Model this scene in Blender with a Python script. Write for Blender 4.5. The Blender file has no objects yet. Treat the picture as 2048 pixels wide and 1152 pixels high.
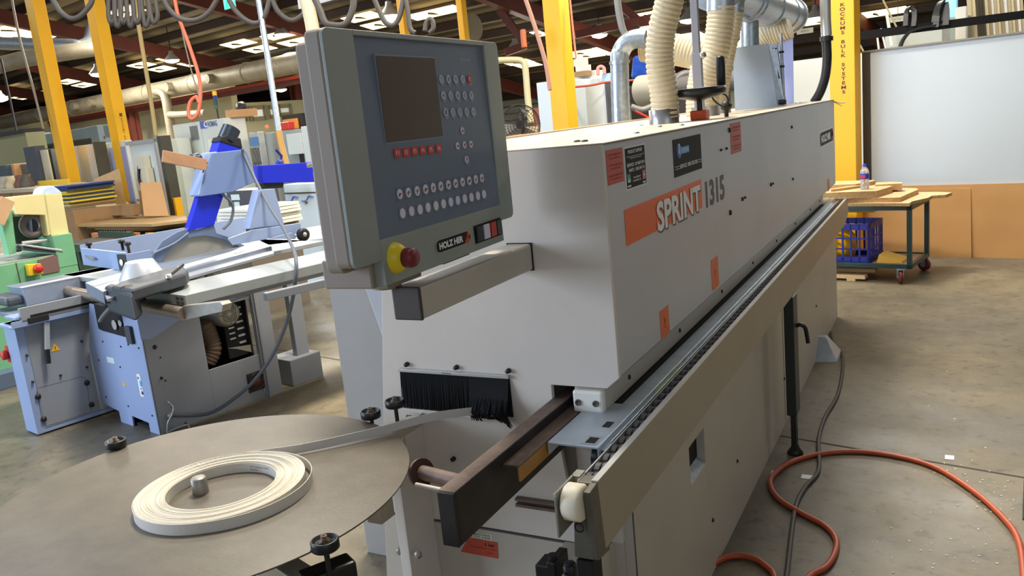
import bpy, bmesh, math, random
from mathutils import Vector, Matrix
random.seed(7)
S = bpy.context.scene
COL = S.collection
PI = math.pi

# ------------------------------------------------------------------ camera
H, F = 1.6, 1651.08
R = ((0.8824068, 0.4603939, -0.0969309), (0.0075992, -0.2199423, -0.9754833), (-0.4704258, 0.8600365, -0.1975774))
cam = bpy.data.cameras.new('camera')
cam.sensor_fit = 'HORIZONTAL'; cam.sensor_width = 36; cam.lens = F * 36 / 2048
cam.clip_start = 0.02; cam.clip_end = 300
co = bpy.data.objects.new('camera', cam); COL.objects.link(co)
m = Matrix(((R[0][0], -R[1][0], -R[2][0], 0), (R[0][1], -R[1][1], -R[2][1], 0), (R[0][2], -R[1][2], -R[2][2], H), (0, 0, 0, 1)))
co.matrix_world = m
S.camera = co

# frames: M = edge bander axes (world), B = building axes, P = control panel axes
ANG = {'M': 0.0, 'B': math.radians(-12), 'P': math.radians(2.1)}
def w2f(p, fr):
    a = ANG[fr]; c, s = math.cos(a), math.sin(a)
    return Vector((p[0]*c + p[1]*s, -p[0]*s + p[1]*c, p[2]))
def f2w(p, fr):
    a = ANG[fr]; c, s = math.cos(a), math.sin(a)
    return Vector((p[0]*c - p[1]*s, p[0]*s + p[1]*c, p[2]))
def ray(px, py):
    q = ((px-1024)/F, (py-576)/F, 1.0)
    return Vector([sum(R[i][j]*q[i] for i in range(3)) for j in range(3)])
CAM = Vector((0, 0, H))
def at(px, py, ax, v, fr='M'):
    """point seen at photo pixel (px,py) lying on the plane ax=v of a frame, in that frame's coordinates"""
    d = w2f(ray(px, py), fr); i = 'xyz'.index(ax)
    return CAM + d * ((v - CAM[i]) / d[i])
def atd(px, py, dep, fr='B'):
    return CAM + w2f(ray(px, py), fr) * dep
def roof_at(px, py):
    d = w2f(ray(px, py), 'B')
    return CAM + d * ((7.5 - H) / (d[2] + .21*d[1]))

# ------------------------------------------------------------------ materials
def lin(c):
    return tuple(((v/255)/12.92 if v/255 <= .04045 else ((v/255+.055)/1.055)**2.4) for v in c)
MATS = {}
def mat(name, col, rough=.5, metal=0, noise=0, scale=8, col2=None, bump=0, bscale=200, emit=0, alpha=1, spec=.5, stretch=None, trans=0, coat=0):
    if name in MATS: return MATS[name]
    m = bpy.data.materials.new(name); m.use_nodes = True
    nt = m.node_tree; b = nt.nodes['Principled BSDF']
    c = lin(col)
    b.inputs['Roughness'].default_value = rough; b.inputs['Metallic'].default_value = metal
    b.inputs['Specular IOR Level'].default_value = spec
    b.inputs['Coat Weight'].default_value = coat
    tc = nt.nodes.new('ShaderNodeTexCoord'); src = tc.outputs['Object']
    if stretch:
        mp = nt.nodes.new('ShaderNodeMapping'); mp.inputs['Scale'].default_value = stretch
        nt.links.new(src, mp.inputs['Vector']); src = mp.outputs['Vector']
    if noise or col2:
        n = nt.nodes.new('ShaderNodeTexNoise'); n.inputs['Scale'].default_value = scale
        n.inputs['Detail'].default_value = 6; n.inputs['Roughness'].default_value = .62
        nt.links.new(src, n.inputs['Vector'])
        r = nt.nodes.new('ShaderNodeValToRGB')
        r.color_ramp.elements[0].position = .32; r.color_ramp.elements[1].position = .68
        d = lin(col2) if col2 else tuple(x*(1-noise) for x in c)
        e = c if col2 else tuple(min(1, x*(1+noise*.6)) for x in c)
        r.color_ramp.elements[0].color = (*d, 1); r.color_ramp.elements[1].color = (*e, 1)
        nt.links.new(n.outputs['Fac'], r.inputs['Fac']); nt.links.new(r.outputs['Color'], b.inputs['Base Color'])
    else:
        b.inputs['Base Color'].default_value = (*c, 1)
    if bump:
        n2 = nt.nodes.new('ShaderNodeTexNoise'); n2.inputs['Scale'].default_value = bscale
        nt.links.new(src, n2.inputs['Vector'])
        bp = nt.nodes.new('ShaderNodeBump'); bp.inputs['Strength'].default_value = bump; bp.inputs['Distance'].default_value = .002
        nt.links.new(n2.outputs['Fac'], bp.inputs['Height']); nt.links.new(bp.outputs['Normal'], b.inputs['Normal'])
    if emit:
        b.inputs['Emission Color'].default_value = (*c, 1); b.inputs['Emission Strength'].default_value = emit
    if trans: b.inputs['Transmission Weight'].default_value = trans
    if alpha < 1: b.inputs['Alpha'].default_value = alpha
    MATS[name] = m
    return m

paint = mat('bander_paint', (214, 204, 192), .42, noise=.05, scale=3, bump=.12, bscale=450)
paint_top_lit = mat('bander_top_warm_lit', (196, 182, 160), .45, noise=.04, scale=2)  # body paint with the warm light on the top mixed into its colour
paint_side_lit = mat('bander_side_cool_lit', (190, 192, 196), .42, noise=.06, scale=1.6, bump=.12, bscale=450)  # body paint with the cool light on the long face mixed in
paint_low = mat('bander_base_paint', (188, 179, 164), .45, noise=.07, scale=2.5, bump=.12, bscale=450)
white = mat('white_plastic', (238, 234, 222), .4, noise=.03)
cream = mat('nylon_cream', (238, 226, 200), .45, noise=.04, scale=30)
black = mat('black_plastic', (22, 22, 24), .4)
blackm = mat('matt_black', (20, 19, 19), .75)
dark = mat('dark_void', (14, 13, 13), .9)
darkmetal = mat('dark_steel', (46, 43, 42), .45, .3, noise=.35, scale=14)
rust = mat('worn_brown_steel', (112, 92, 80), .55, .2, noise=.3, scale=25)
steel = mat('steel', (176, 174, 170), .32, .9, noise=.12, scale=20)
galv = mat('galvanised_steel', (178, 188, 196), .34, .75, noise=.22, scale=45)
galvplate = mat('galvanised_plate', (184, 194, 204), .36, .45, noise=.12, scale=18)
alu = mat('aluminium', (196, 196, 192), .34, .6, noise=.06, scale=10)
caststeel = mat('cast_grey', (150, 146, 136), .45, .5, noise=.15, scale=20)
beige = mat('rail_beige', (158, 148, 128), .42, .15, noise=.05, scale=4)
housing = mat('housing_grey', (150, 156, 149), .55, noise=.05, scale=6, bump=.3, bscale=900)
housing_side = mat('housing_warm_grey', (150, 137, 122), .55, noise=.05, scale=6, bump=.3, bscale=900)
fascia = mat('fascia_blue_grey', (104, 117, 136), .5, noise=.04, scale=5, bump=.1, bscale=900)
screenm = mat('screen_brown', (76, 56, 36), .4, noise=.06, scale=60)
keygrey = mat('key_grey', (176, 184, 200), .5)
keyring = mat('key_ring', (128, 138, 154), .5)
keywhite = mat('key_white', (222, 218, 232), .45)
red = mat('red_plastic', (200, 44, 34), .4)
darkred = mat('red_mushroom', (120, 34, 42), .45)
yellowp = mat('yellow_plastic', (232, 204, 30), .4)
orange = mat('orange_sticker', (232, 96, 22), .45, noise=.05, scale=40)
redorange = mat('red_orange_sticker', (196, 74, 52), .5, noise=.08, scale=60)
orangetag = mat('orange_tag', (224, 110, 58), .5)
inkred = mat('ink_dark_red', (150, 50, 38), .6)
inkblack = mat('ink_black', (30, 28, 27), .5)
inkgrey = mat('ink_grey', (84, 78, 72), .5)
inkwhite = mat('ink_white', (236, 236, 236), .5)
inkgreen = mat('ink_green', (30, 150, 120), .5)
inkblue = mat('ink_blue', (50, 160, 215), .5)
yellow = mat('post_yellow', (240, 178, 16), .42, noise=.05, scale=2)
hosecream = mat('hose_cream', (206, 192, 158), .42, noise=.08, scale=20)
hosegrey = mat('hose_grey', (120, 120, 118), .5)
rubber = mat('rubber_grey', (52, 52, 58), .6, noise=.25, scale=60)
disc = mat('disc_brown', (94, 85, 70), .5, noise=.2, scale=13, bump=.15, bscale=120)
tapew = mat('tape_white', (222, 217, 206), .45)
orangehose = mat('orange_hose', (178, 80, 48), .45, noise=.1, scale=30)
greycable = mat('grey_cable', (74, 68, 62), .6)
sawblue = mat('saw_light_blue', (144, 161, 196), .42, noise=.04, scale=4)
sawgrey = mat('saw_grey', (140, 144, 152), .45, noise=.05, scale=4)
sawtop = mat('saw_table', (158, 164, 164), .4, .15, noise=.08, scale=6)
sawalu = mat('saw_aluminium', (134, 144, 162), .36, .4, noise=.1, scale=8)
royal = mat('royal_blue', (26, 42, 196), .35)
green = mat('machine_green', (118, 178, 134), .45, noise=.08, scale=6)
dgreen = mat('dark_green', (52, 70, 48), .5, noise=.2, scale=10)
yelcream = mat('cream_yellow', (226, 212, 150), .5, noise=.04, scale=5)
mdf = mat('mdf_board', (178, 144, 94), .6, noise=.08, scale=12)
mdf2 = mat('mdf_sheet', (192, 144, 88), .6, noise=.06, scale=3)
wood = mat('pale_wood', (208, 176, 130), .6, noise=.14, scale=10, stretch=(1, 12, 12))
woodedge = mat('wood_edge', (186, 146, 92), .7, noise=.3, scale=60)
chip = mat('cardboard', (158, 122, 80), .7, noise=.1, scale=10)
cabwhite = mat('cabinet_white', (212, 216, 206), .5, noise=.04, scale=2)
cabgrey = mat('cabinet_grey', (150, 156, 152), .5, noise=.06, scale=2)
cabblue = mat('cabinet_bluegrey', (112, 128, 136), .5, noise=.06, scale=2)
cabdark = mat('cabinet_dark', (72, 76, 84), .5, noise=.06, scale=2)
darkpost = mat('dark_olive_post', (70, 68, 56), .5)
redsteel = mat('red_oxide_steel', (104, 48, 36), .6, noise=.15, scale=3)
ductm = mat('duct_dusty', (156, 146, 122), .55, .2, noise=.2, scale=3)
wallcream = mat('wall_cream', (200, 198, 164), .7, noise=.05, scale=1)
wallpanel = mat('partition_white', (192, 201, 207), .45, noise=.03, scale=.8)
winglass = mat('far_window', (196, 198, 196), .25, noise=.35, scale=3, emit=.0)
trolleygreen = mat('trolley_dark_green', (34, 62, 62), .4, noise=.15, scale=10)
crateblue = mat('crate_blue', (30, 40, 140), .45, noise=.1, scale=10)
tyrered = mat('castor_red', (112, 38, 42), .5)
glasslike = mat('clear_plastic', (232, 238, 244), .1, trans=.75, alpha=.75)
curtain = mat('curtain_lilac', (178, 186, 232), .5, noise=.08, scale=6)
bristle = mat('bristle_black', (14, 14, 15), .85, noise=.5, scale=30, stretch=(30, 1, 1))
ropeorange = mat('orange_airline', (226, 116, 84), .5)
cloth = mat('pale_blue_cloth', (196, 214, 246), .7)
sky_em = mat('skylight_sheet', (255, 232, 176), .5, emit=2.6)
lamp_em = mat('lamp_bulb', (255, 248, 236), .5, emit=9)
signgreen = mat('exit_green', (30, 150, 100), .4, emit=.5)

def concrete():
    m = bpy.data.materials.new('concrete_floor'); m.use_nodes = True
    nt = m.node_tree; b = nt.nodes['Principled BSDF']; N = nt.nodes.new; L = nt.links.new
    tc = N('ShaderNodeTexCoord')
    def nz(scale, det=8, ro=.6):
        n = N('ShaderNodeTexNoise'); n.inputs['Scale'].default_value = scale; n.inputs['Detail'].default_value = det
        n.inputs['Roughness'].default_value = ro; L(tc.outputs['Object'], n.inputs['Vector']); return n
    def ramp(n, p0, c0, p1, c1):
        r = N('ShaderNodeValToRGB'); e = r.color_ramp.elements
        e[0].position = p0; e[0].color = (*c0, 1); e[1].position = p1; e[1].color = (*c1, 1)
        L(n.outputs['Fac'], r.inputs['Fac']); return r
    big = ramp(nz(.55, 4), .35, lin((96, 91, 80)), .68, lin((136, 124, 98)))
    mid = ramp(nz(5, 10, .7), .3, (.62, .62, .62), .72, (1.12, 1.1, 1.06))
    fine = ramp(nz(60, 4, .7), .25, (.86, .86, .86), .75, (1.08, 1.08, 1.08))
    spots = ramp(nz(16, 3, .5), .33, (.72, .7, .66), .43, (1, 1, 1))
    out = big
    for r in (mid, fine, spots):
        x = N('ShaderNodeMix'); x.data_type = 'RGBA'; x.blend_type = 'MULTIPLY'; x.inputs[0].default_value = 1
        L(out.outputs[0] if out is big else out.outputs[2], x.inputs[6]); L(r.outputs[0], x.inputs[7]); out = x
    L(out.outputs[2], b.inputs['Base Color'])
    rr = ramp(nz(2.2, 5), .3, (.38,)*3, .7, (.62,)*3); L(rr.outputs[0], b.inputs['Roughness'])
    bp = N('ShaderNodeBump'); bp.inputs['Strength'].default_value = .15; bp.inputs['Distance'].default_value = .004
    L(nz(25).outputs['Fac'], bp.inputs['Height']); L(bp.outputs['Normal'], b.inputs['Normal'])
    return m
def corrugated():
    m = bpy.data.materials.new('roof_sheet'); m.use_nodes = True
    nt = m.node_tree; b = nt.nodes['Principled BSDF']; N = nt.nodes.new; L = nt.links.new
    tc = N('ShaderNodeTexCoord')
    w = N('ShaderNodeTexWave'); w.bands_direction = 'Y'; w.inputs['Scale'].default_value = .55; w.inputs['Distortion'].default_value = 1.2
    w.inputs['Detail'].default_value = 3
    L(tc.outputs['Object'], w.inputs['Vector'])
    r = N('ShaderNodeValToRGB'); r.color_ramp.elements[0].color = (*lin((66, 54, 40)), 1); r.color_ramp.elements[1].color = (*lin((146, 130, 98)), 1)
    L(w.outputs['Fac'], r.inputs['Fac'])
    n = N('ShaderNodeTexNoise'); n.inputs['Scale'].default_value = 1.3; n.inputs['Detail'].default_value = 6
    L(tc.outputs['Object'], n.inputs['Vector'])
    x = N('ShaderNodeMix'); x.data_type = 'RGBA'; x.blend_type = 'MULTIPLY'; x.inputs[0].default_value = .8
    L(r.outputs[0], x.inputs[6]); L(n.outputs['Fac'], x.inputs[7])
    L(x.outputs[2], b.inputs['Base Color']); b.inputs['Roughness'].default_value = .8
    return m

# ------------------------------------------------------------------ mesh building
class MB:
    def __init__(s): s.v = []; s.f = []; s.sm = []
    def add(s, vs, fs, smooth=False):
        o = len(s.v); s.v += [tuple(p) for p in vs]; s.f += [tuple(i+o for i in f) for f in fs]; s.sm += [smooth]*len(fs); return s
    def box(s, x0, x1, y0, y1, z0, z1):
        x0, x1 = min(x0, x1), max(x0, x1); y0, y1 = min(y0, y1), max(y0, y1); z0, z1 = min(z0, z1), max(z0, z1)
        vs = [(x, y, z) for z in (z0, z1) for y in (y0, y1) for x in (x0, x1)]
        return s.add(vs, [(0, 2, 3, 1), (4, 5, 7, 6), (0, 1, 5, 4), (2, 6, 7, 3), (0, 4, 6, 2), (1, 3, 7, 5)])
    def prism(s, pts, ax, a, b):
        """extrude polygon pts (2-D, in the two other axes) along ax from a to b"""
        def P(p, t):
            return {'x': (t, p[0], p[1]), 'y': (p[0], t, p[1]), 'z': (p[0], p[1], t)}[ax]
        n = len(pts)
        vs = [P(p, a) for p in pts] + [P(p, b) for p in pts]
        fs = [tuple(range(n-1, -1, -1)), tuple(range(n, 2*n))] + [(i, (i+1) % n, n+(i+1) % n, n+i) for i in range(n)]
        return s.add(vs, fs)
    def hexa(s, q0, q1):
        """solid between two quads with matching corners"""
        return s.add(list(q0)+list(q1), [(3, 2, 1, 0), (4, 5, 6, 7), (0, 1, 5, 4), (1, 2, 6, 5), (2, 3, 7, 6), (3, 0, 4, 7)])
    def tube(s, pts, r, seg=12, caps=True, rfun=None):
        pts = [Vector(p) for p in pts]; n = len(pts); rings = []
        t0 = (pts[1]-pts[0]).normalized()
        up = Vector((0, 0, 1)) if abs(t0.z) < .9 else Vector((1, 0, 0))
        nrm = (up - t0*up.dot(t0)).normalized()
        for i in range(n):
            t = (pts[min(i+1, n-1)]-pts[max(i-1, 0)]).normalized()
            nrm = (nrm - t*nrm.dot(t)).normalized(); bn = t.cross(nrm)
            rr = rfun(i) if rfun else r
            rings.append([pts[i] + nrm*rr*math.cos(2*PI*k/seg) + bn*rr*math.sin(2*PI*k/seg) for k in range(seg)])
        vs = [p for rg in rings for p in rg]
        fs = [(i*seg+k, i*seg+(k+1) % seg, (i+1)*seg+(k+1) % seg, (i+1)*seg+k) for i in range(n-1) for k in range(seg)]
        s.add(vs, fs, True)
        if caps:
            s.add(rings[0], [tuple(range(seg-1, -1, -1))]); s.add(rings[-1], [tuple(range(seg))])
        return s
    def cyl(s, a, b, r, seg=20, r2=None):
        a, b = Vector(a), Vector(b)
        return s.tube([a, b], r, seg, True, None if r2 is None else (lambda i: r if i == 0 else r2))
    def lathe(s, c, prof, seg=32, ax='z', cap=True):
        """profile [(radius, height)] about an axis through c"""
        vs = []
        for (r, h) in prof:
            for k in range(seg):
                a = 2*PI*k/seg; x, y = r*math.cos(a), r*math.sin(a)
                q = {'z': (x, y, h), 'x': (h, x, y), 'y': (y, h, x)}[ax]
                vs.append((c[0]+q[0], c[1]+q[1], c[2]+q[2]))
        n = len(prof)
        fs = [(i*seg+k, i*seg+(k+1) % seg, (i+1)*seg+(k+1) % seg, (i+1)*seg+k) for i in range(n-1) for k in range(seg)]
        s.add(vs, fs, True)
        if not cap or prof[0] == prof[-1]: return s
        if prof[0][0] > 1e-6: s.add(vs[:seg], [tuple(range(seg-1, -1, -1))])
        if prof[-1][0] > 1e-6: s.add(vs[-seg:], [tuple(range(seg))])
        return s
    def beam(s, a, b, w, h):
        a, b = Vector(a), Vector(b); t = (b-a).normalized()
        up = Vector((0, 0, 1)) if abs(t.z) < .95 else Vector((0, 1, 0))
        sd = t.cross(up).normalized(); u = sd.cross(t).normalized()
        q = lambda p: [p-sd*w/2-u*h/2, p+sd*w/2-u*h/2, p+sd*w/2+u*h/2, p-sd*w/2+u*h/2]
        return s.hexa(q(a), q(b))
def smooth_path(pts, n=8):
    """Catmull-Rom through pts"""
    P = [Vector(p) for p in pts]; P = [P[0]*2-P[1]] + P + [P[-1]*2-P[-2]]; out = []
    for i in range(1, len(P)-2):
        for k in range(n):
            t = k/n; a, b, c, d = P[i-1:i+3]
            out.append(.5*((2*b)+(c-a)*t+(2*a-5*b+4*c-d)*t*t+(3*b-a-3*c+d)*t**3))
    out.append(P[-2]); return out
def resample(pts, step):
    out = [pts[0]]; acc = 0
    for a, b in zip(pts, pts[1:]):
        L = (b-a).length; pos = step-acc
        while pos <= L:
            out.append(a+(b-a)*(pos/L)); pos += step
        acc = (acc+L) % step
    return out
def hose(mb, pts, r, pitch=.03, amp=.06, seg=20):
    p = resample(smooth_path(pts, 10), pitch/4)
    return mb.tube(p, r, seg, True, lambda i: r*(1+amp*(1, .75, -1.3, .75)[i % 4]))

LOC = {}
def setp(o, label=None, cat=None, group=None, kind=None):
    if label: o['label'] = label
    if cat: o['category'] = cat
    if group: o['group'] = group
    if kind: o['kind'] = kind
    return o
def thing(name, label, cat, loc, fr='M', group=None, kind=None):
    o = bpy.data.objects.new(name, None); COL.objects.link(o); o.empty_display_size = .05
    o.location = f2w(loc, fr); o.rotation_euler = (0, 0, ANG[fr])
    LOC[o.name] = (Vector(loc), fr)
    return setp(o, label, cat, group, kind)
def mkmesh(name, mb, off):
    me = bpy.data.meshes.new(name)
    me.from_pydata([tuple(Vector(p)-off) for p in mb.v], [], mb.f)
    me.polygons.foreach_set('use_smooth', mb.sm); me.update()
    bm = bmesh.new(); bm.from_mesh(me); bmesh.ops.recalc_face_normals(bm, faces=bm.faces); bm.to_mesh(me); bm.free()
    return me
def part(root, name, mb, mt, bevel=0, label=None, kind=None):
    off, fr = LOC[root.name]
    me = mkmesh(name, mb, off); me.materials.append(mt)
    o = bpy.data.objects.new(name, me); COL.objects.link(o); o.parent = root
    LOC[o.name] = (off, fr)
    if bevel:
        b = o.modifiers.new('edge', 'BEVEL'); b.width = bevel; b.segments = 2; b.limit_method = 'ANGLE'; b.angle_limit = math.radians(50)
    return setp(o, label, None, None, kind)
def solo(name, label, cat, mb, mt, loc, fr='M', bevel=0, group=None, kind=None):
    me = mkmesh(name, mb, Vector(loc)); me.materials.append(mt)
    o = bpy.data.objects.new(name, me); COL.objects.link(o); o.location = f2w(loc, fr); o.rotation_euler = (0, 0, ANG[fr])
    LOC[o.name] = (Vector(loc), fr)
    if bevel:
        b = o.modifiers.new('edge', 'BEVEL'); b.width = bevel; b.segments = 2; b.limit_method = 'ANGLE'; b.angle_limit = math.radians(50)
    return setp(o, label, cat, group, kind)
FACE = {'+x': (PI/2, 0, PI/2), '-y': (PI/2, 0, 0), '+y': (PI/2, 0, PI), '+z': (0, 0, 0)}
def text(root, s, mt, org, w, h, face='+x', name='lettering', bold=.02, align='CENTER', shear=0, tilt=0, space=1):
    """flat letters fitted into a w x h box centred at org (frame coordinates)"""
    cu = bpy.data.curves.new('txt', 'FONT'); cu.body = s; cu.align_x = align; cu.offset = bold; cu.shear = shear
    cu.resolution_u = 3; cu.space_line = space
    t = bpy.data.objects.new('txt', cu); COL.objects.link(t)
    bpy.context.view_layer.update()
    me = bpy.data.meshes.new_from_object(t.evaluated_get(bpy.context.evaluated_depsgraph_get()))
    bpy.data.objects.remove(t); bpy.data.curves.remove(cu)
    if not me.vertices: return None
    xs = [v.co.x for v in me.vertices]; ys = [v.co.y for v in me.vertices]
    cx, cy = (min(xs)+max(xs))/2, (min(ys)+max(ys))/2
    sx, sy = w/(max(xs)-min(xs)), h/(max(ys)-min(ys))
    for v in me.vertices: v.co = Vector(((v.co.x-cx)*sx, (v.co.y-cy)*sy, 0))
    me.materials.clear(); me.materials.append(mt); me.name = name
    o = bpy.data.objects.new(name, me); COL.objects.link(o); o.parent = root
    off, fr = LOC[root.name]; LOC[o.name] = (off, fr)
    o.location = Vector(org)-off; e = list(FACE[face]); o.rotation_euler = e
    if tilt: o.rotation_euler = (Matrix.Rotation(e[2], 3, 'Z') @ Matrix.Rotation(e[0], 3, 'X') @ Matrix.Rotation(tilt, 3, 'Z')).to_euler()
    return o
def copy_tree(o, parent=None):
    c = o.copy(); COL.objects.link(c); c.parent = parent
    if o.name in LOC: LOC[c.name] = LOC[o.name]
    for ch in list(o.children): copy_tree(ch, c)
    return c
def rot_mb(mb, c, ang, ax='z'):
    c = Vector(c); M = Matrix.Rotation(ang, 3, ax.upper()); mb.v = [tuple(M @ (Vector(p)-c)+c) for p in mb.v]; return mb
def pxbox(mb, xc, yt, yb, dep, xl, xr=None, th=.4, floor=False):
    """box in the building frame: nearest upright edge at photo column xc, front face reaching left to xl, side face right to xr"""
    C = atd(xc, yt, dep); u1, v0, z1 = C
    z0 = 0 if floor else at(xc+.1*(yb-yt), yb, 'y', v0, 'B')[2]
    u0 = at(xl, yt, 'y', v0, 'B')[0]
    v1 = at(xr, yt, 'x', u1, 'B')[1] if xr else v0+th
    mb.box(u0, u1, v0, v1, z0, z1); return (u0, u1, v0, v1, z0, z1)

# ================================================================== SETTING
def RZ(v): return 7.5 - .21*v
solo('floor', 'worn concrete workshop floor with patches and one joint line', 'floor', MB().box(-60, 14, -8, 40, -.2, 0), concrete(), (0, 0, 0), 'B', kind='structure')
fl = bpy.data.objects['floor']
part(fl, 'expansion_joint', MB().box(-60, 14, 3.605, 3.617, -.01, .0012), mat('joint_dark', (70, 64, 54), .9))
roof = thing('ceiling', 'dark sheeted warehouse roof with red-brown rafters and skylight sheets', 'ceiling', (0, 0, 0), 'B', kind='structure')
part(roof, 'roof_sheet', MB().hexa([(-60, -6, RZ(-6)), (14, -6, RZ(-6)), (14, 27, RZ(27)), (-60, 27, RZ(27))], [(-60, -6, RZ(-6)+.1), (14, -6, RZ(-6)+.1), (14, 27, RZ(27)+.1), (-60, 27, RZ(27)+.1)]), corrugated())
purl = mat('purlin_dark', (58, 42, 32), .7, noise=.2)
pale = mat('insulation_strip', (134, 122, 96), .8, noise=.3, scale=2)
for i in range(20):
    v = 4.6 + i*1.12
    part(roof, 'purlin', MB().box(-60, 14, v-.04, v+.04, RZ(v)-.2, RZ(v)-.02), purl)
    part(roof, 'insulation_strip', MB().hexa([(-60, v+.25, RZ(v+.25)-.02), (14, v+.25, RZ(v+.25)-.02), (14, v+.6, RZ(v+.6)-.02), (-60, v+.6, RZ(v+.6)-.02)], [(-60, v+.25, RZ(v+.25)-.005), (14, v+.25, RZ(v+.25)-.005), (14, v+.6, RZ(v+.6)-.005), (-60, v+.6, RZ(v+.6)-.005)]), pale)
for k in range(-1, 10):
    u = -6.1 - 5.65*k
    part(roof, 'rafter', MB().hexa([(u-.1, 2, RZ(2)-.55), (u+.1, 2, RZ(2)-.55), (u+.1, 26, RZ(26)-.55), (u-.1, 26, RZ(26)-.55)], [(u-.1, 2, RZ(2)-.2), (u+.1, 2, RZ(2)-.2), (u+.1, 26, RZ(26)-.2), (u-.1, 26, RZ(26)-.2)]), redsteel)
sk = [(22, 42, 2.2), (45, 57, 2), (100, 49, 1), (340, 101, 1.1), (280, 115, 1.1), (321, 123, 1.1), (382, 111, 1.1), (172, 139, 1.1), (132, 150, 1.1), (165, 157, 1.1),
      (35, 170, 1.1), (7, 178, 1.1), (42, 183, 1.1), (71, 176, 1.1), (86, 181, .6), (557, 52, 1.2), (474, 70, 1.2), (517, 81, 1.1), (590, 66, 1.2), (250, 3, 1.1),
      (722, 14, 1.1), (760, 29, 1.1), (867, 5, 1.6), (1035, 108, .9), (1053, 113.5, .8), (1163, 88, .9), (1174, 94, .9), (1223, 77, 1), (1234, 85, .9),
      (1297, 9, .7), (1373, 53, .9), (1385, 60.5, .9), (1630, 11, .9), (1637, 21, .8), (1753, 5, 1.3), (1077, 48, .3)]
for (px, py, w) in sk:
    c = roof_at(px, py); hv = .21 if w < 2 else .3
    a, b = c[0]-w/2, c[0]+w/2; v0, v1 = c[1]-hv, c[1]+hv
    part(roof, 'skylight_sheet', MB().hexa([(a, v0, RZ(v0)-.24), (b, v0, RZ(v0)-.24), (b, v1, RZ(v1)-.24), (a, v1, RZ(v1)-.24)], [(a, v0, RZ(v0)-.225), (b, v0, RZ(v0)-.225), (b, v1, RZ(v1)-.225), (a, v1, RZ(v1)-.225)]), sky_em, label='glowing skylight sheet')
    part(roof, 'skylight_bar', MB().box((a+b)/2-.015, (a+b)/2+.015, v0, v1, RZ((v0+v1)/2)-.27, RZ((v0+v1)/2)-.23), purl)
# truss diagonals seen on the right
tr = MB()
for (a, b) in [((1000, 20), (1052, 90)), ((1052, 90), (1010, 105)), ((1230, 45), (1330, 100)), ((1150, 70), (1330, 30)), ((1240, 10), (1300, 60))]:
    tr.beam(atd(*a, 18), atd(*b, 18), .16, .16)
part(roof, 'truss_brace', tr, redsteel)

# back wall of the left bay, office, far wall
C0 = at(464, 207, 'y', 13.9, 'B')
VW = 13.9
solo('wall_back', 'cream wall under the red beam behind the cabinets', 'wall', MB().box(-60, C0[0], VW, VW+.2, 0, at(340, 207, 'y', VW, 'B')[2]+.3), wallcream, (0, VW, 0), 'B', kind='structure')
solo('wall_office', 'cream office block with a row of windows', 'wall', MB().box(C0[0]-6, C0[0], VW+.2, 24, 0, C0[2]), wallcream, (C0[0], VW, 0), 'B', kind='structure')
wn = 1
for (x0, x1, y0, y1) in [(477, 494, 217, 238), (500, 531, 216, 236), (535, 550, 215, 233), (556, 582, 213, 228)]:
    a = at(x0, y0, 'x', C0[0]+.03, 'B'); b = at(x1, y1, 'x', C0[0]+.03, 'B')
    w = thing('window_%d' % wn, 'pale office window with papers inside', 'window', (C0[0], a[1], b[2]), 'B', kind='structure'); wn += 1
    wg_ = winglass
    wg_.node_tree.nodes['Principled BSDF'].inputs['Emission Color'].default_value = (.8, .82, .8, 1); wg_.node_tree.nodes['Principled BSDF'].inputs['Emission Strength'].default_value = .35  # panes get a faint glow of their own for a lit office
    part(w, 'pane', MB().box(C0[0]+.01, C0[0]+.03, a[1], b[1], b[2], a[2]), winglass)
    fr_ = MB(); t = .06
    for q in ((a[1]-t, a[1]+t, b[2]-t, a[2]+t), (b[1]-t, b[1]+t, b[2]-t, a[2]+t), (a[1], b[1], b[2]-t, b[2]+t), (a[1], b[1], a[2]-t, a[2]+t)):
        fr_.box(C0[0]+.005, C0[0]+.06, *q)
    part(w, 'window_frame', fr_, mat('window_frame_cream', (150, 146, 110), .6))
solo('wall_far', 'pale far wall low under the roof', 'wall', MB().box(-60, 14, 24.2, 24.4, 0, 2.5), mat('wall_far_pale', (196, 198, 176), .7, noise=.08, scale=.7), (0, 24.2, 0), 'B', kind='structure')
solo('wall_left', 'dim side wall at the far left', 'wall', MB().box(-60.2, -60, -6, 27, 0, 8), wallcream, (-60, 0, 0), 'B', kind='structure')
solo('wall_right', 'workshop wall far to the right', 'wall', MB().box(14, 14.2, -6, 27, 0, 8), wallcream, (14, 0, 0), 'B', kind='structure')
wf = bpy.data.objects['wall_far']
for k in range(6):
    part(wf, 'wall_rail', MB().box(-60, 14, 24.0, 24.1, 2.7+k*.0, 2.8+k*.0) if k == 0 else MB().box(-60+k*.01, -30+k*9, 23.9, 24.0, 1.1+k*.25, 1.13+k*.25), purl)
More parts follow.
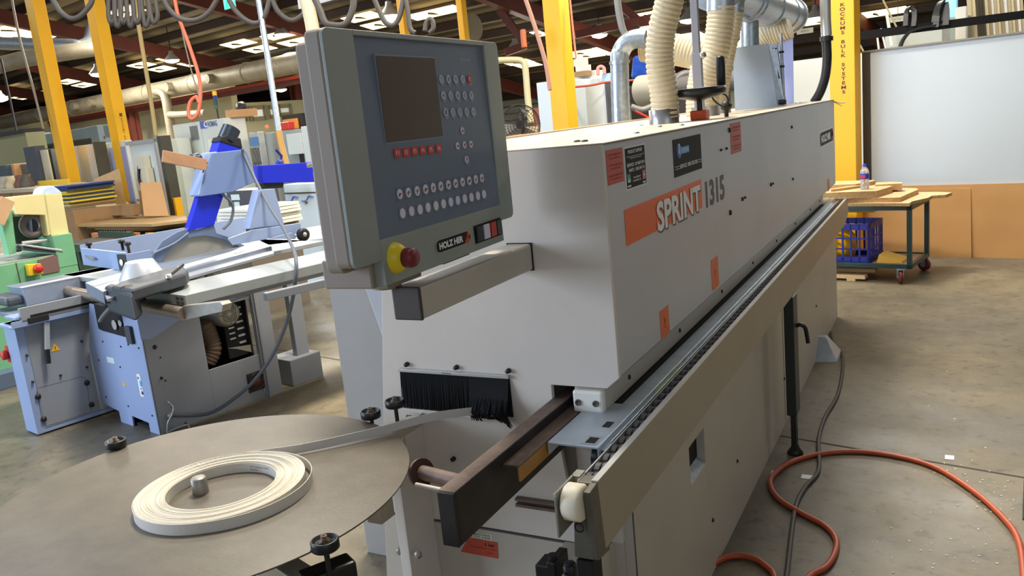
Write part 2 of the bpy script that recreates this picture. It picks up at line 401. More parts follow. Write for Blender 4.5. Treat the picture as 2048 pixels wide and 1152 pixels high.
# red oxide crane-rail beam and columns in front of the cream wall
def pipe_px(pts, dep, r, seg=14): return smooth_path([atd(x, y, dep) for x, y in pts], 6), r
rb = thing('red_beam', 'long red-brown steel beam under the big duct', 'beam', at(135, 240, 'y', 13.2, 'B'), 'B')
a = at(100, 247, 'y', 13.2, 'B'); b = at(600, 150, 'y', 13.2, 'B')
part(rb, 'beam_flange', MB().beam((a[0], 13.2, (a[2]+b[2])/2), (b[0]+1.5, 13.2, (a[2]+b[2])/2), .16, .08), mat('red_pipe', (176, 66, 46), .5))
part(rb, 'beam_web', MB().beam((a[0], 13.2, (a[2]+b[2])/2-.1), (b[0]+1.5, 13.2, (a[2]+b[2])/2-.1), .1, .14), redsteel)
for (x, y, dep, lab) in [(592, 165, 26, 'red-brown steel column beside the grey control panel'), (262, 225, 26.5, 'dark red-brown column behind the second yellow post')]:
    c = atd(x, y, dep); t = solo('steel_column', lab, 'column', MB().box(c[0]-.18, c[0]+.18, c[1]-.02, c[1]+.02, 0, c[2]).box(c[0]-.18, c[0]-.14, c[1]-.15, c[1]+.15, 0, c[2]).box(c[0]+.14, c[0]+.18, c[1]-.15, c[1]+.15, 0, c[2]), redsteel, (c[0], c[1], 0), 'B')
# ducts
def duct(name, label, pts, dep, r, mt, extra=(), group=None):
    P = smooth_path([atd(x, y, d) for (x, y, d) in pts], 8)
    c = P[0]; t = thing(name, label, 'duct', c, 'B', group)
    part(t, 'pipe', MB().tube(P, r, 20), mt)
    rg = MB()
    L = resample(P, 2.2)
    for i in range(1, len(L)-1):
        d = (L[i+1]-L[i-1]).normalized(); rg.tube([L[i]-d*.04, L[i]+d*.04], r*1.05, 20)
    if rg.v: part(t, 'joint_band', rg, mt)
    return t
a = at(20, 235, 'y', 12.6, 'B'); b = at(600, 135, 'y', 12.6, 'B'); zz = (a[2]+b[2])/2
t = thing('extraction_duct', 'long dusty round duct running along the cream wall', 'duct', a, 'B')
part(t, 'pipe', MB().tube([(a[0]-1, 12.6, zz), (b[0]+2, 12.6, zz)], .25, 20), ductm)
for (px, py) in [(425, 165), (345, 190), (150, 195), (185, 190)]:
    c = at(px, py, 'y', 12.35, 'B'); part(t, 'branch_stub', MB().cyl((c[0], 12.2, zz), (c[0], 12.6, zz), .12), ductm)
jb = MB()
for k in range(9):
    x = a[0]+3+k*2.6; part(t, 'joint_band', MB().tube([(x-.04, 12.6, zz), (x+.04, 12.6, zz)], .265, 20), ductm)
c = at(335, 190, 'y', 12.5, 'B')
part(t, 'drop_pipe', MB().tube(smooth_path([(c[0]-.6, 12.45, zz), (c[0], 12.4, zz-.15), (c[0]+.15, 12.35, zz-.7), (c[0]+.2, 12.3, zz-2)]), .13, 12), ductm)
part(t, 'hanging_pipe', MB().tube(smooth_path([(c[0]+.3, 12.3, zz-.75), (c[0]+1, 12.3, zz-.8), (c[0]+2.2, 12.3, zz-.85)]), .1, 12), ductm)
duct('overhead_duct', 'round duct with an elbow crossing behind the two left yellow posts', [(-30, 86, 15), (60, 88, 15), (140, 90, 15), (160, 92, 15.1), (178, 82, 15.5), (184, 55, 16)], 0, .11, galv)
duct('overhead_duct', 'thick galvanised duct rising from the left edge to the second yellow post', [(-30, 138, 14), (40, 120, 14), (110, 108, 14), (180, 98, 14.4), (200, 92, 14.8)], 0, .135, ductm)
duct('bent_pipe', 'curved pipe end rising beside the control panel', [(556, 133, 20), (568, 118, 20), (590, 112, 20), (640, 110, 20)], 0, .10, ductm)

# hanging service drops from the roof
def drop(name, label, cat, pts, r, mt, fr='B', group=None):
    P = smooth_path([atd(x, y, d) for (x, y, d) in pts], 8)
    return solo(name, label, cat, MB().tube(P, r, 8), mt, P[0], fr, group=group)
drop('steel_conduit', 'bright steel conduit hanging down behind the blue saw arm', 'pipe', [(514, -20, 9), (527, 60, 9), (541, 150, 9), (557, 262, 9)], .032, galv)
drop('plastic_drop_hose', 'amber plastic hose hanging under the steel conduit', 'hose', [(557, 262, 9), (565, 300, 9), (578, 345, 9), (590, 360, 9)], .035, mat('amber_hose', (182, 136, 60), .4))
drop('timber_drop_pole', 'pale drop pole hanging right of the second yellow post', 'pole', [(266, -20, 11), (282, 80, 11), (300, 190, 11), (312, 272, 11)], .028, mat('pole_pale', (176, 150, 92), .5))
drop('ceiling_rod', 'thin steel rod crossing in front of the leftmost yellow post', 'rod', [(20, -20, 12), (40, 80, 12), (66, 175, 12), (87, 258, 12)], .018, mat('rod_grey_brown', (140, 128, 110), .5))
drop('ceiling_rod', 'thin dark rod at the far left edge', 'rod', [(2, 118, 13), (16, 180, 13), (33, 262, 13)], .018, darkmetal)
drop('air_line', 'orange air hose hanging in a loop above the white cabinet', 'hose', [(346, -20, 10), (356, 30, 10), (378, 90, 10), (397, 150, 10), (401, 190, 10), (396, 225, 10), (384, 238, 10), (377, 228, 10), (380, 205, 10), (392, 194, 10), (398, 205, 10)], .022, ropeorange)
drop('thin_cable', 'thin grey wire beside the orange air hose', 'cable', [(352, 0, 10.5), (368, 80, 10.5), (385, 150, 10.5), (397, 190, 10.5), (400, 235, 10.5)], .009, mat('rod_grey_brown', (140, 128, 110), .5))
festoon = [(100, -10), (118, 20), (140, 36), (160, 32), (180, 10), (186, -8)]
def loops(label, pts, dep, r=.028):
    drop('festoon_cable', label, 'cable', [(x, y, dep) for x, y in pts], r, greycable)
loops('black cable loop between the two left yellow posts', festoon, 9)
loops('cable loop left of the green exit sign', [(322, -12), (338, 18), (362, 38), (392, 40), (418, 24), (440, -12)], 9)
loops('cable loop under the green exit sign', [(452, -12), (470, 20), (495, 42), (515, 46), (530, 30), (543, -12)], 9)
loops('cable loop right of the steel conduit', [(540, -12), (556, 22), (580, 40), (600, 34), (618, 10), (625, -12)], 9)
loops('grey cable loop over the control panel top', [(625, -12), (640, 20), (650, 44), (665, 50), (690, 48), (705, 20), (708, -12)], 7)
loops('thin cable loop above the grey panel, left of the third yellow post', [(745, -12), (758, 20), (772, 46), (788, 50), (800, 30), (808, -5), (815, 20), (820, 56), (830, 66)], 7, .022)
loops('short cable hook left of the fourth yellow post', [(850, 62), (853, 45), (860, 38), (866, 44), (866, 58), (858, 66)], 7, .02)
for i, x in enumerate([221, 232, 243, 256, 268, 285, 300]):
    drop('festoon_cable', 'dark cable loop bunched beside the second yellow post', 'cable', [(x-4, -15, 9.5), (x-4+i, 30, 9.5), (x+2+i, 46+(i*7) % 14, 9.5), (x+9+i, 30, 9.5), (x+8, -15, 9.5)], .026, greycable, group='bunched festoon loops')
drop('festoon_track', 'thin steel track the cable loops hang from', 'track', [(60, -17, 9), (380, -17, 9), (640, -17, 9)], .02, darkmetal)
drop('corrugated_drop_hose', 'cream ribbed hose behind the top of the control panel', 'hose', [(604, -20, 8.5), (615, 10, 8.5), (624, 50, 8.5), (630, 90, 8.5)], .07, hosecream)
drop('air_line', 'pinkish twin air line left of the middle yellow post', 'hose', [(1048, -10, 6.8), (1062, 30, 6.8), (1078, 80, 6.8), (1092, 130, 6.8), (1100, 180, 6.8)], .018, mat('airline_pink', (176, 128, 108), .5))
drop('air_line', 'thin orange line right of the middle yellow post', 'hose', [(1139, -10, 8), (1144, 40, 8), (1152, 116, 8)], .01, ropeorange)
drop('hook_tool', 'small orange hanging pendant left of the middle yellow post', 'pendant', [(1046, 60, 8), (1047, 75, 8), (1049, 95, 8)], .028, mat('pendant_orange', (170, 90, 50), .6))
drop('steel_cable', 'grey cable curving into the galvanised elbow', 'cable', [(1234, -10, 6), (1238, 25, 6), (1246, 60, 6), (1260, 82, 6)], .026, hosegrey)
drop('handrail_pipe', 'cream bent pipe rail standing behind the round fan', 'pipe', [(990, 121, 10), (1030, 120, 10), (1046, 124, 10), (1051, 140, 10), (1056, 200, 10), (1062, 245, 10)], .04, mat('pipe_cream', (190, 180, 140), .5))

# high-bay lamps
for i, (px, py, dep, lab) in enumerate([(196, 146, 20, 'high-bay lamp between the two left yellow posts'), (344, 119, 22, 'high-bay lamp right of the pale drop pole'), (564, 67, 20, 'high-bay lamp right of the steel conduit'), (2, 197, 24, 'high-bay lamp at the far left edge'),
                                   (780, 30, 14, 'high-bay lamp beside the third yellow post'), (1030, 96, 20, 'high-bay lamp right of the control panel'), (1199, 68, 19, 'high-bay lamp above the stacked boxes'),
                                   (1377, 38, 17, 'high-bay lamp between the two upright hoses'), (1631, 34, 16, 'high-bay lamp left of the lettered yellow post'), (562, 178, 27, 'high-bay lamp over the office windows')]):
    c = atd(px, py, dep); r = .2
    t = thing('highbay_lamp', lab, 'lamp', c, 'B')
    part(t, 'lamp_shade', MB().lathe(c, [(r*.25, r*1.1), (r*.35, r*.7), (r, 0), (r*1.02, -.02)], 20), alu)
    part(t, 'bulb', MB().lathe(c, [(r*.9, -.025), (r*.8, -.06), (r*.3, -.09), (.001, -.1)], 16), lamp_em)
    pl2 = bpy.data.lights.new('highbay_light', 'POINT'); pl2.energy = 35; pl2.shadow_soft_size = .2; pl2.color = (1, .96, .86)
    po2 = bpy.data.objects.new('highbay_light', pl2); COL.objects.link(po2); po2.location = f2w((c[0], c[1], c[2]-.35), 'B')
    part(t, 'hanger_rod', MB().cyl((c[0], c[1], c[2]+r), (c[0], c[1], min(RZ(c[1])-.1, c[2]+1.2)), .012, 6), darkmetal)

# ================================================================== EDGE BANDER
EB = thing('edge_banding_machine', 'long cream edge banding machine with an orange lettered stripe and grey control panel', 'machine', (-1.1, 1.8, 0))
FX, TZ = -.715, 1.527
hood = part(EB, 'hood', MB().prism([(FX, TZ), (FX, .965), (-.745, .935), (-1.40, .935), (-1.56, TZ)], 'y', 1.815, 6.09), paint_side_lit, .006)
part(EB, 'top_cover', MB().box(-1.60, FX+.004, 1.80, 6.09, TZ, TZ+.004).box(-1.60, -1.585, 1.8, 6.09, TZ+.004, TZ+.012), paint_top_lit, .002)
part(EB, 'end_plate', MB().prism([(FX+.002, TZ), (FX+.002, .963), (-.747, .934), (-.899, .934), (-.899, .86), (-.86, .5), (-1.488, .5), (-1.43, .94), (-1.385, 1.24), (-1.35, TZ)], 'y', 1.80, 1.815), paint, .002)

# base
bs = MB()
Y0, Y1, XB = 1.85, 6.12, -.724
bs.box(-1.45, XB-.03, Y0, Y1, .0, .86)
for q in ((Y0, 2.37, .0, .86), (2.55, 4.0, .0, .86), (4.006, Y1, 0, .86), (2.37, 2.55, 0, .415), (2.37, 2.55, .545, .86)):
    bs.box(XB-.03, XB, *q)
part(EB, 'base_cabinet', bs, paint_low, .002)
part(EB, 'base_slot', MB().box(XB-.029, XB-.0285, 2.37, 2.55, .415, .545), dark)
part(EB, 'slot_sill', MB().hexa([(XB-.028, 2.375, .416), (XB, 2.375, .416), (XB, 2.545, .416), (XB-.028, 2.545, .416)], [(XB-.028, 2.375, .44), (XB-.001, 2.375, .418), (XB-.001, 2.545, .418), (XB-.028, 2.545, .44)]), galv)
part(EB, 'base_end_panel', MB().prism([(-1.493, .497), (-.78, .497), (-.78, .0), (-1.55, .0)], 'y', 1.80, 1.85), paint_low, .002)
part(EB, 'upper_end_panel', MB().box(-.86, -.75, 1.83, 1.85, .5, .86), paint, .002)
sm = MB().box(-1.493, -.79, 1.797, 1.8, .494, .499).box(-.8, -.797, 1.795, 1.83, .5, .86)
part(EB, 'panel_seam', sm, inkgrey)
part(EB, 'side_seam', MB().box(XB-.002, XB+.0008, 3.998, 4.008, .02, .86).box(XB-.002, XB+.0008, Y0+.0, Y0+.004, 0, .86), inkgrey)
part(EB, 'guide_channel', MB().box(-1.03, -.79, 1.782, 1.80, .605, .612).box(-1.03, -.79, 1.782, 1.80, .588, .596), rust)
# screws dotted over the hood and base
sc = MB()
for (px, py, r) in [(1459.7, 425, .011), (1582.8, 254, .009), (1484, 398, .009), (1489, 395, .006), (1541, 369, .009), (1545, 367, .006), (1585, 358, .008), (1458, 260, .01), (1441, 300, .005), (1452, 297, .005)]:
    p = at(px, py, 'x', FX); part(EB, 'hood_screw', MB().lathe(p, [(r, 0), (r*.8, .006), (.001, .007)], 12, 'x'), inkblack)
sc = MB()
for (px, py) in [(1474, 922), (1568, 757), (1632, 612), (1425, 1040)]:
    p = at(px, py, 'x', XB); part(EB, 'base_screw', MB().lathe(p, [(.008, 0), (.006, .005), (.001, .006)], 10, 'x'), inkblack)
for (px, py) in [(815, 728), (914, 734), (1018, 741), (908, 917)]:
    p = at(px, py, 'y', 1.80); part(EB, 'end_screw', MB().lathe(p, [(.007, 0), (.006, -.011), (.001, -.012)], 12, 'y'), inkblack)
for i, (px, py) in enumerate([(1154.5, 284), (1169.5, 283.5), (1273, 267), (1319, 254), (1363, 251), (1283, 251.5), (1590, 207), (1600, 206)]):
    p = at(px, py, 'z', TZ+.004); part(EB, 'top_bolt', MB().lathe((p[0], p[1], TZ+.004), [(.009, 0), (.009, .004), (.001, .006)], 10), galv if i > 1 else inkgrey)
# pressure beam under the hood with the white end block
part(EB, 'pressure_beam', MB().box(-.84, -.757, 1.81, 5.76, .873, .93), paint_low, .003)
eb = part(EB, 'end_block', MB().box(-.836, -.756, 1.785, 1.81, .872, .929), white, .006)
for x in (-.821, -.774):
    part(eb, 'block_screw', MB().lathe((x, 1.785, .899), [(.008, .002), (.008, -.004), (.005, -.004), (.004, -.001), (.001, -.001)], 16, 'y'), inkgrey)
bb = MB()
for y in (1.98, 2.45, 3.0, 3.55, 4.1, 4.65, 5.2, 5.6): part(EB, 'beam_bolt', MB().lathe((-.757, y, .905), [(.007, 0), (.006, .004), (.001, .005)], 10, 'x'), inkblack)
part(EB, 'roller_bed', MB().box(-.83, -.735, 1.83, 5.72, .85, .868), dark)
r0 = None
for k in range(62):
    y = 1.87+k*.062
    if r0 is None: r0 = part(EB, 'pressure_roller', MB().box(-.7565, -.737, y, y+.046, .845, .8665), rubber, .004)
    else:
        c = r0.copy(); COL.objects.link(c); c.location = Vector((0, k*.062, 0)); LOC[c.name] = LOC[r0.name]
# galvanised infeed table and rails
tb = MB().box(-.815, -.69, 1.585, 1.86, .869, .875).box(-.734, -.69, 1.86, 5.72, .869, .875)
tb.box(-.815, -.812, 1.585, 1.86, .845, .869).box(-.693, -.69, 1.585, 5.72, .84, .869)
part(EB, 'infeed_table', tb, galvplate, .0015)
part(EB, 'table_hole', MB().box(-.729, -.706, 1.602, 1.635, .8752, .8757).box(-.727, -.708, 1.70, 1.735, .8752, .8757), dark)
part(EB, 'hole_frame', MB().prism([(-.736, 1.592), (-.700, 1.592), (-.700, 1.645), (-.736, 1.645)], 'z', .8751, .8754), galv)
part(EB, 'table_lip', MB().box(-.69, -.664, 1.60, 5.74, .858, .864).box(-.667, -.664, 1.60, 5.74, .84, .885), galv, .001)
part(EB, 'yellow_smear', MB().box(-.6885, -.672, 1.98, 2.22, .8642, .8646), mat('green_marker', (196, 212, 110), .6, noise=.3, scale=50))
part(EB, 'under_roller', MB().lathe((-.715, 1.62, .835), [(.026, 0), (.028, .004), (.028, .03), (.026, .034)], 20, 'x'), black)
part(EB, 'conveyor_channel', MB().box(-.656, -.653, 1.39, 5.76, .80, .889).box(-.653, -.620, 1.39, 5.76, .80, .862), alu)
pad = None
for k in range(89):
    y = 1.405+k*.0485
    if pad is None:
        mb = MB()
        for j, dx in enumerate((-.6515, -.6370)):
            pr = [(y+.0235+.0225*math.cos(a), .868+.021*math.sin(a)) for a in [i_*PI/8 for i_ in range(9)]]
            mb.prism([(q[0]+j*.004, q[1]) for q in pr], 'x', dx, dx+.0135)
        pad = part(EB, 'conveyor_pad', mb, rubber, .002)
    else:
        c = pad.copy(); COL.objects.link(c); c.location = Vector((0, k*.0485, 0)); LOC[c.name] = LOC[pad.name]
part(EB, 'chain_guide', MB().box(-.653, -.62, 1.40, 5.74, .862, .874), blackm)
part(EB, 'outer_rail', MB().prism([(1.385, .893), (5.76, .893), (5.83, .86), (5.83, .79), (5.62, .742), (1.40, .742)], 'x', -.620, -.610), beige, .001)
part(EB, 'rail_edge', MB().box(-.6235, -.6095, 1.385, 5.76, .893, .8955), alu)
part(EB, 'rail_end_stop', MB().box(-.66, -.61, 5.74, 5.765, .86, .9), cream, .004)
# near end cap of the conveyor rail with the nylon nose wheel
endm = mat('end_dark_grey', (104, 100, 90), .5, .4, noise=.15, scale=25)
part(EB, 'rail_end_block', MB().hexa([(-.664, 1.362, .735), (-.622, 1.362, .735), (-.619, 1.42, .728), (-.656, 1.42, .728)], [(-.664, 1.378, .835), (-.622, 1.378, .835), (-.618, 1.42, .835), (-.656, 1.42, .835)]).box(-.653, -.622, 1.385, 1.42, .83, .889), endm, .002)
part(EB, 'end_cheek', MB().prism([(1.405, .893), (1.346, .888), (1.362, .736), (1.422, .728)], 'x', -.6255, -.611), endm, .002)
part(EB, 'side_bracket', MB().box(-.674, -.669, 1.315, 1.405, .80, .893).box(-.674, -.655, 1.40, 1.43, .76, .893), caststeel, .001)
part(EB, 'bracket_edge', MB().box(-.674, -.669, 1.3135, 1.315, .886, .8935), alu)
wh = MB().lathe((-.667, 1.355, .860), [(.012, 0), (.033, .0), (.037, .004), (.037, .033), (.033, .038), (.012, .038)], 36, 'x')
part(EB, 'nose_wheel', wh, cream)
part(EB, 'wheel_clip', MB().tube([Vector((-.645+.009*math.cos(a), 1.356, .805+.009*math.sin(a))) for a in [i*PI/8 for i in range(16)]], .0018, 6), darkmetal)
part(EB, 'rail_leg', MB().box(-.662, -.628, 1.365, 1.415, 0, .728), blackm, .002)
lg = part(EB, 'support_leg', MB().box(-.645, -.603, 3.60, 3.70, .2, .742), mat('leg_black_green', (36, 44, 42), .45), .003)
part(lg, 'leg_foot', MB().box(-.635, -.612, 3.63, 3.675, .02, .2).lathe((-.623, 3.655, 0), [(.035, 0), (.035, .008), (.02, .03), (.014, .05)], 16), darkmetal)
part(lg, 'clamp_lever', MB().tube(smooth_path([(-.603, 3.66, .60), (-.585, 3.66, .605), (-.567, 3.665, .59), (-.56, 3.67, .545), (-.558, 3.672, .52)]), .009, 10), black)
part(EB, 'levelling_foot', MB().hexa([(-.735, 5.03, 0), (-.60, 5.05, 0), (-.59, 5.25, 0), (-.735, 5.40, 0)], [(-.735, 5.17, .12), (-.68, 5.17, .12), (-.68, 5.22, .12), (-.735, 5.22, .12)]), galvplate, .004)
# black infeed fence
part(EB, 'infeed_fence', MB().prism([(-.9, .895), (-.862, .895), (-.862, .78), (-.87, .78), (-.87, .884), (-.892, .884), (-.892, .78), (-.9, .78)], 'y', 1.26, 2.9), darkmetal, .002)
part(EB, 'fence_top', MB().box(-.9, -.862, 1.258, 2.9, .895, .897), rust)
part(EB, 'fence_nose', MB().box(-.9, -.862, 1.252, 1.26, .78, .895), darkmetal, .001)
part(EB, 'fence_ledge', MB().box(-.862, -.822, 1.455, 2.2, .867, .872), rust, .001)
part(EB, 'wooden_strip', MB().box(-.826, -.8215, 1.455, 1.62, .835, .868), mat('strip_wood', (186, 132, 66), .6, noise=.1, scale=30))
part(EB, 'fence_spacer', MB().cyl((-1.075, 1.45, .828), (-.9, 1.40, .84), .017), rust)
part(EB, 'spacer_rod', MB().cyl((-1.075, 1.42, .812), (-.9, 1.372, .83), .005), paint)
part(EB, 'spacer_collar', MB().cyl((-1.083, 1.452, .826), (-1.075, 1.449, .828), .033, 28), mat('collar_brown', (84, 62, 54), .45, .3))
# brush curtain in the end plate
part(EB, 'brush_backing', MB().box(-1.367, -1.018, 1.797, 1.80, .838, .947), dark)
br = MB(); x = -1.365
while x < -1.135:
    br.tube([(x, 1.797, .945), (x+random.uniform(-.003, .003), 1.79+random.uniform(-.003, .002), .84)], .0014, 4, False); x += .0024
while x < -1.02:
    t = (x+1.135)/.115; k = math.sin(t*PI)
    br.tube([(x, 1.796, .945), (x+.004*k, 1.782, .895), (x+random.uniform(.0, .02)*k+.002, 1.765-.02*k+random.uniform(-.004, .004), .868-random.uniform(0, .02)), (x+.010*k+random.uniform(-.006, .006), 1.785, .838-(.022*(t-.6)/.4 if t > .6 else (.01 if t < .2 else 0))-random.uniform(0, .006))], .0015, 4, False); x += .0013
part(EB, 'brush_bristles', br, bristle, kind='stuff')
part(EB, 'brush_holder', MB().box(-1.368, -1.016, 1.788, 1.80, .946, .955), alu, .001)
text(EB, 'K Glav Bamen', inkgrey, (-1.205, 1.7875, .9505), .03, .004, '-y')
part(EB, 'brush_lower_edge', MB().box(-1.367, -1.14, 1.790, 1.80, .826, .838), paint, .002)
part(EB, 'cut_out_rim', MB().tube([(-1.366, 1.799, .809), (-1.364, 1.799, .813), (-1.32, 1.799, .813), (-1.316, 1.799, .808)], .0016, 6), inkblack)
# reel table bracket column
part(EB, 'bracket_column', MB().box(-1.345, -1.318, 1.665, 1.675, 0, .79).box(-1.32, -1.314, 1.665, 1.80, 0, .79), paint, .002)
part(EB, 'bracket_head', MB().prism([(-1.345, .79), (-1.314, .79), (-1.30, .83), (-1.345, .815)], 'y', 1.665, 1.80), paint_low, .002)
cb = MB()
for (px, py) in [(813, 1008), (800, 1101), (838, 1108)]:
    p = at(px, py, 'y', 1.66 if px > 830 else 1.795); cb.lathe(p, [(.012, 0), (.012, -.008), (.006, -.012), (.001, -.012)], 6, 'y')
part(EB, 'column_bolt', cb, caststeel)
p = at(819, 1108, 'y', 1.78)
part(EB, 'hose_clip', MB().tube([(p[0]-.012, 1.795, p[2]), (p[0]-.01, 1.77, p[2]), (p[0], 1.76, p[2]), (p[0]+.01, 1.77, p[2]), (p[0]+.012, 1.795, p[2])], .013, 8), alu)
# stickers on the end
def sticker(root, name, mt, face, c0, c1, pl, th=.0012, label=None):
    """plate between two (a,z) corners on plane pl"""
    (a0, z0), (a1, z1) = c0, c1
    if face == 'x': return part(root, name, MB().box(pl, pl+th, a0, a1, z0, z1), mt, label=label)
    return part(root, name, MB().box(a0, a1, pl-th, pl, z0, z1), mt, label=label)
s1 = part(EB, 'pressure_sticker', MB().prism([(-1.235, .411), (-1.113, .411), (-1.11, .46), (-1.205, .46)], 'y', 1.7985, 1.80), redorange)
text(s1, '6 bar', inkblack, (-1.135, 1.798, .449), .034, .012, '-y'); text(s1, '1.5kt', inkred, (-1.14, 1.798, .424), .022, .007, '-y')
part(s1, 'sticker_line', MB().box(-1.2, -1.115, 1.7975, 1.7985, .435, .4362), inkred)
s2 = sticker(EB, 'type_plate', mat('plate_cream', (212, 208, 190), .5), 'y', (-1.19, .463), (-1.125, .482), 1.80)
text(s2, 'MASCHINE\n1315  6 BAR', inkgrey, (-1.157, 1.7985, .4725), .055, .013, '-y')
# pneumatic blocks low on the end
pn = part(EB, 'pneumatic_valve', MB().box(-.90, -.862, 1.62, 1.68, .46, .530).box(-.868, -.845, 1.62, 1.70, .43, .543), black, .003)
part(pn, 'valve_cap', MB().cyl((-.858, 1.64, .543), (-.858, 1.64, .555), .012), darkmetal)
part(pn, 'valve_knob', MB().lathe((-.815, 1.64, .46), [(.014, 0), (.018, .05), (.018, .075), (.014, .08), (.001, .08)], 16), black)
part(pn, 'valve_hose', MB().tube(smooth_path([(-.818, 1.62, .52), (-.835, 1.61, .49), (-.85, 1.60, .44), (-.85, 1.6, .36)]), .006, 8), hosegrey)
part(EB, 'valve_mount', MB().box(-.90, -.78, 1.70, 1.80, .3, .5), paint_low, .003)

# --- stickers and lettering on the long face
def red_notice(name, y0, y1, z0, z1, label):
    s = sticker(EB, name, redorange, 'x', (y0, z0), (y1, z1), FX, label=label)
    for k in range(3):
        zc = z1-(z1-z0)*(.2+.3*k)
        text(s, 'ACHTUNG MASCHINE\nvor dem Einschalten', inkred, (FX+.0017, (y0+y1)/2, zc), (y1-y0)*.82, (z1-z0)*.16, bold=.01)
    return s
red_notice('warning_notice', 1.824, 1.934, 1.429, 1.511, 'faded red-orange notice')
red_notice('warning_notice', 3.066, 3.233, 1.402, 1.513, 'faded red-orange notice')
s = sticker(EB, 'support_sticker', inkwhite, 'x', (1.944, 1.403), (2.103, 1.509), FX)
part(s, 'sticker_field', MB().box(FX+.001, FX+.0018, 1.949, 2.098, 1.4065, 1.5055), blackm)
tx = FX+.0022
text(s, 'PRODUCT SUPPORT', inkwhite, (tx, 2.024, 1.496), .108, .0085)
text(s, 'For all your spare parts and service requirements\nor Machinery sales and enquiries', inkwhite, (tx, 2.024, 1.4815), .132, .009, bold=.005)
text(s, 'SERVICE:  02 9609 5911', inkwhite, (tx, 2.024, 1.4635), .134, .0085)
text(s, 'PARTS:  1300 349 713', inkwhite, (tx, 2.028, 1.450), .118, .0085)
text(s, 'www.asting.com\nwww.holzher.com', inkwhite, (tx, 2.024, 1.4265), .062, .014, bold=.01)
part(s, 'green_logo', MB().box(tx-.0004, tx, 1.953, 1.977, 1.421, 1.442), inkgreen)
part(s, 'logo_mark', MB().prism([(1.955, 1.422), (1.965, 1.435), (1.962, 1.424), (1.974, 1.430), (1.972, 1.421)], 'x', tx, tx+.0005), inkwhite)
part(s, 'logo_caption', MB().box(tx-.0004, tx, 1.953, 1.977, 1.410, 1.414), inkwhite)
part(s, 'red_logo', MB().box(tx-.0004, tx, 2.067, 2.093, 1.417, 1.443), mat('ink_crimson', (170, 40, 52), .5))
text(s, 'H', inkwhite, (tx+.0003, 2.08, 1.430), .014, .02)
part(s, 'logo_caption', MB().box(tx-.0004, tx, 2.069, 2.091, 1.409, 1.413), inkwhite)
s = sticker(EB, 'service_sticker', blackm, 'x', (2.352, 1.392), (2.655, 1.501), FX)
part(s, 'blue_field', MB().box(FX+.0012, FX+.0018, 2.42, 2.515, 1.455, 1.475), inkblue)
part(s, 'globe_disc', MB().lathe((FX+.0012, 2.408, 1.465), [(.022, 0), (.022, .0008), (.001, .0008)], 24, 'x'), mat('ink_mid_blue', (70, 120, 200), .5))
text(s, 'ACTECHH', inkwhite, (tx, 2.47, 1.465), .075, .010, bold=.01)
text(s, 'A', inkwhite, (tx, 2.408, 1.465), .018, .02)
text(s, 'SERVICE 1800 558 258', inkwhite, (tx, 2.503, 1.419), .19, .012)
part(s, 'sticker_rule', MB().box(tx-.0004, tx, 2.36, 2.402, 1.421, 1.4225).box(tx-.0004, tx, 2.36, 2.402, 1.414, 1.4155).box(tx-.0004, tx, 2.603, 2.65, 1.421, 1.4225).box(tx-.0004, tx, 2.603, 2.65, 1.414, 1.4155), inkwhite)
s = sticker(EB, 'orange_stripe', orange, 'x', (1.918, 1.268), (2.637, 1.3585), FX, label='orange lettered stripe')
def heavy(s_, y0, y1, z0, z1, mt, root, off=0, nm='lettering'):
    return text(root, s_, mt, (tx+off, (y0+y1)/2, (z0+z1)/2), y1-y0, z1-z0, bold=.035, tilt=0, name=nm, shear=.0)
ls = heavy('SPRINT', 2.171, 2.624, 1.256, 1.338, inkgrey, s, 0, 'letter_shadow')
heavy('SPRINT', 2.162, 2.614, 1.262, 1.345, inkwhite, s, .0008)
heavy('1315', 2.685, 2.94, 1.257, 1.345, mat('ink_taupe', (62, 56, 50), .5), EB, -.0015, 'model_number')
def badge(root, y0, y1, z0, z1, pl, nm='maker_badge', lt='HOLZ HER'):
    r = (z1-z0)*.28
    def rr(a0, a1, b0, b1, rr_, n=5):
        o = []
        for (cx, cy, s0) in ((a1-rr_*1.6, b1-rr_, 0), (a0+rr_*1.6, b1-rr_, 1), (a0+rr_*1.6, b0+rr_, 2), (a1-rr_*1.6, b0+rr_, 3)):
            for k in range(n+1):
                a = (s0+k/n)*PI/2; o.append((cx+rr_*1.6*math.cos(a), cy+rr_*math.sin(a)))
        return o
    o = part(root, nm, MB().prism(rr(y0, y1, z0, z1, r), 'x', pl, pl+.002), alu)
    g = (z1-z0)*.05; part(o, 'badge_field', MB().prism(rr(y0+g, y1-g, z0+g, z1-g, r), 'x', pl+.002, pl+.0026), blackm)
    sp = y0+(y1-y0)*.80
    part(o, 'badge_orange', MB().prism([p for p in rr(sp-(y1-y0)*.15, y1-g*1.5, z0+g*1.5, z1-g*1.5, r*.9) if p[0] >= sp]+[(sp, z0+g*1.5)], 'x', pl+.0026, pl+.003), orange)
    text(o, lt, inkwhite, (pl+.0032, y0+(sp-y0)*.52, (z0+z1)/2), (sp-y0)*.86, (z1-z0)*.5, bold=.05)
    return o
badge(EB, 5.37, 5.99, 1.259, 1.351, FX)
for (y0, y1, z0, z1) in ((2.708, 2.80, .97, 1.079), (2.14, 2.219, .961, 1.045), (5.66, 5.76, .952, 1.033)):
    o = part(EB, 'orange_tag', MB().prism([(y0, z0+.006), (y0+(y1-y0)*.3, z0), (y1, z0+.006), (y1, z1), (y0, z1)], 'x', FX, FX+.0012), orangetag)
    text(o, '!', inkred, (FX+.0017, (y0+y1)/2, (z0+z1)/2), .01, .03)
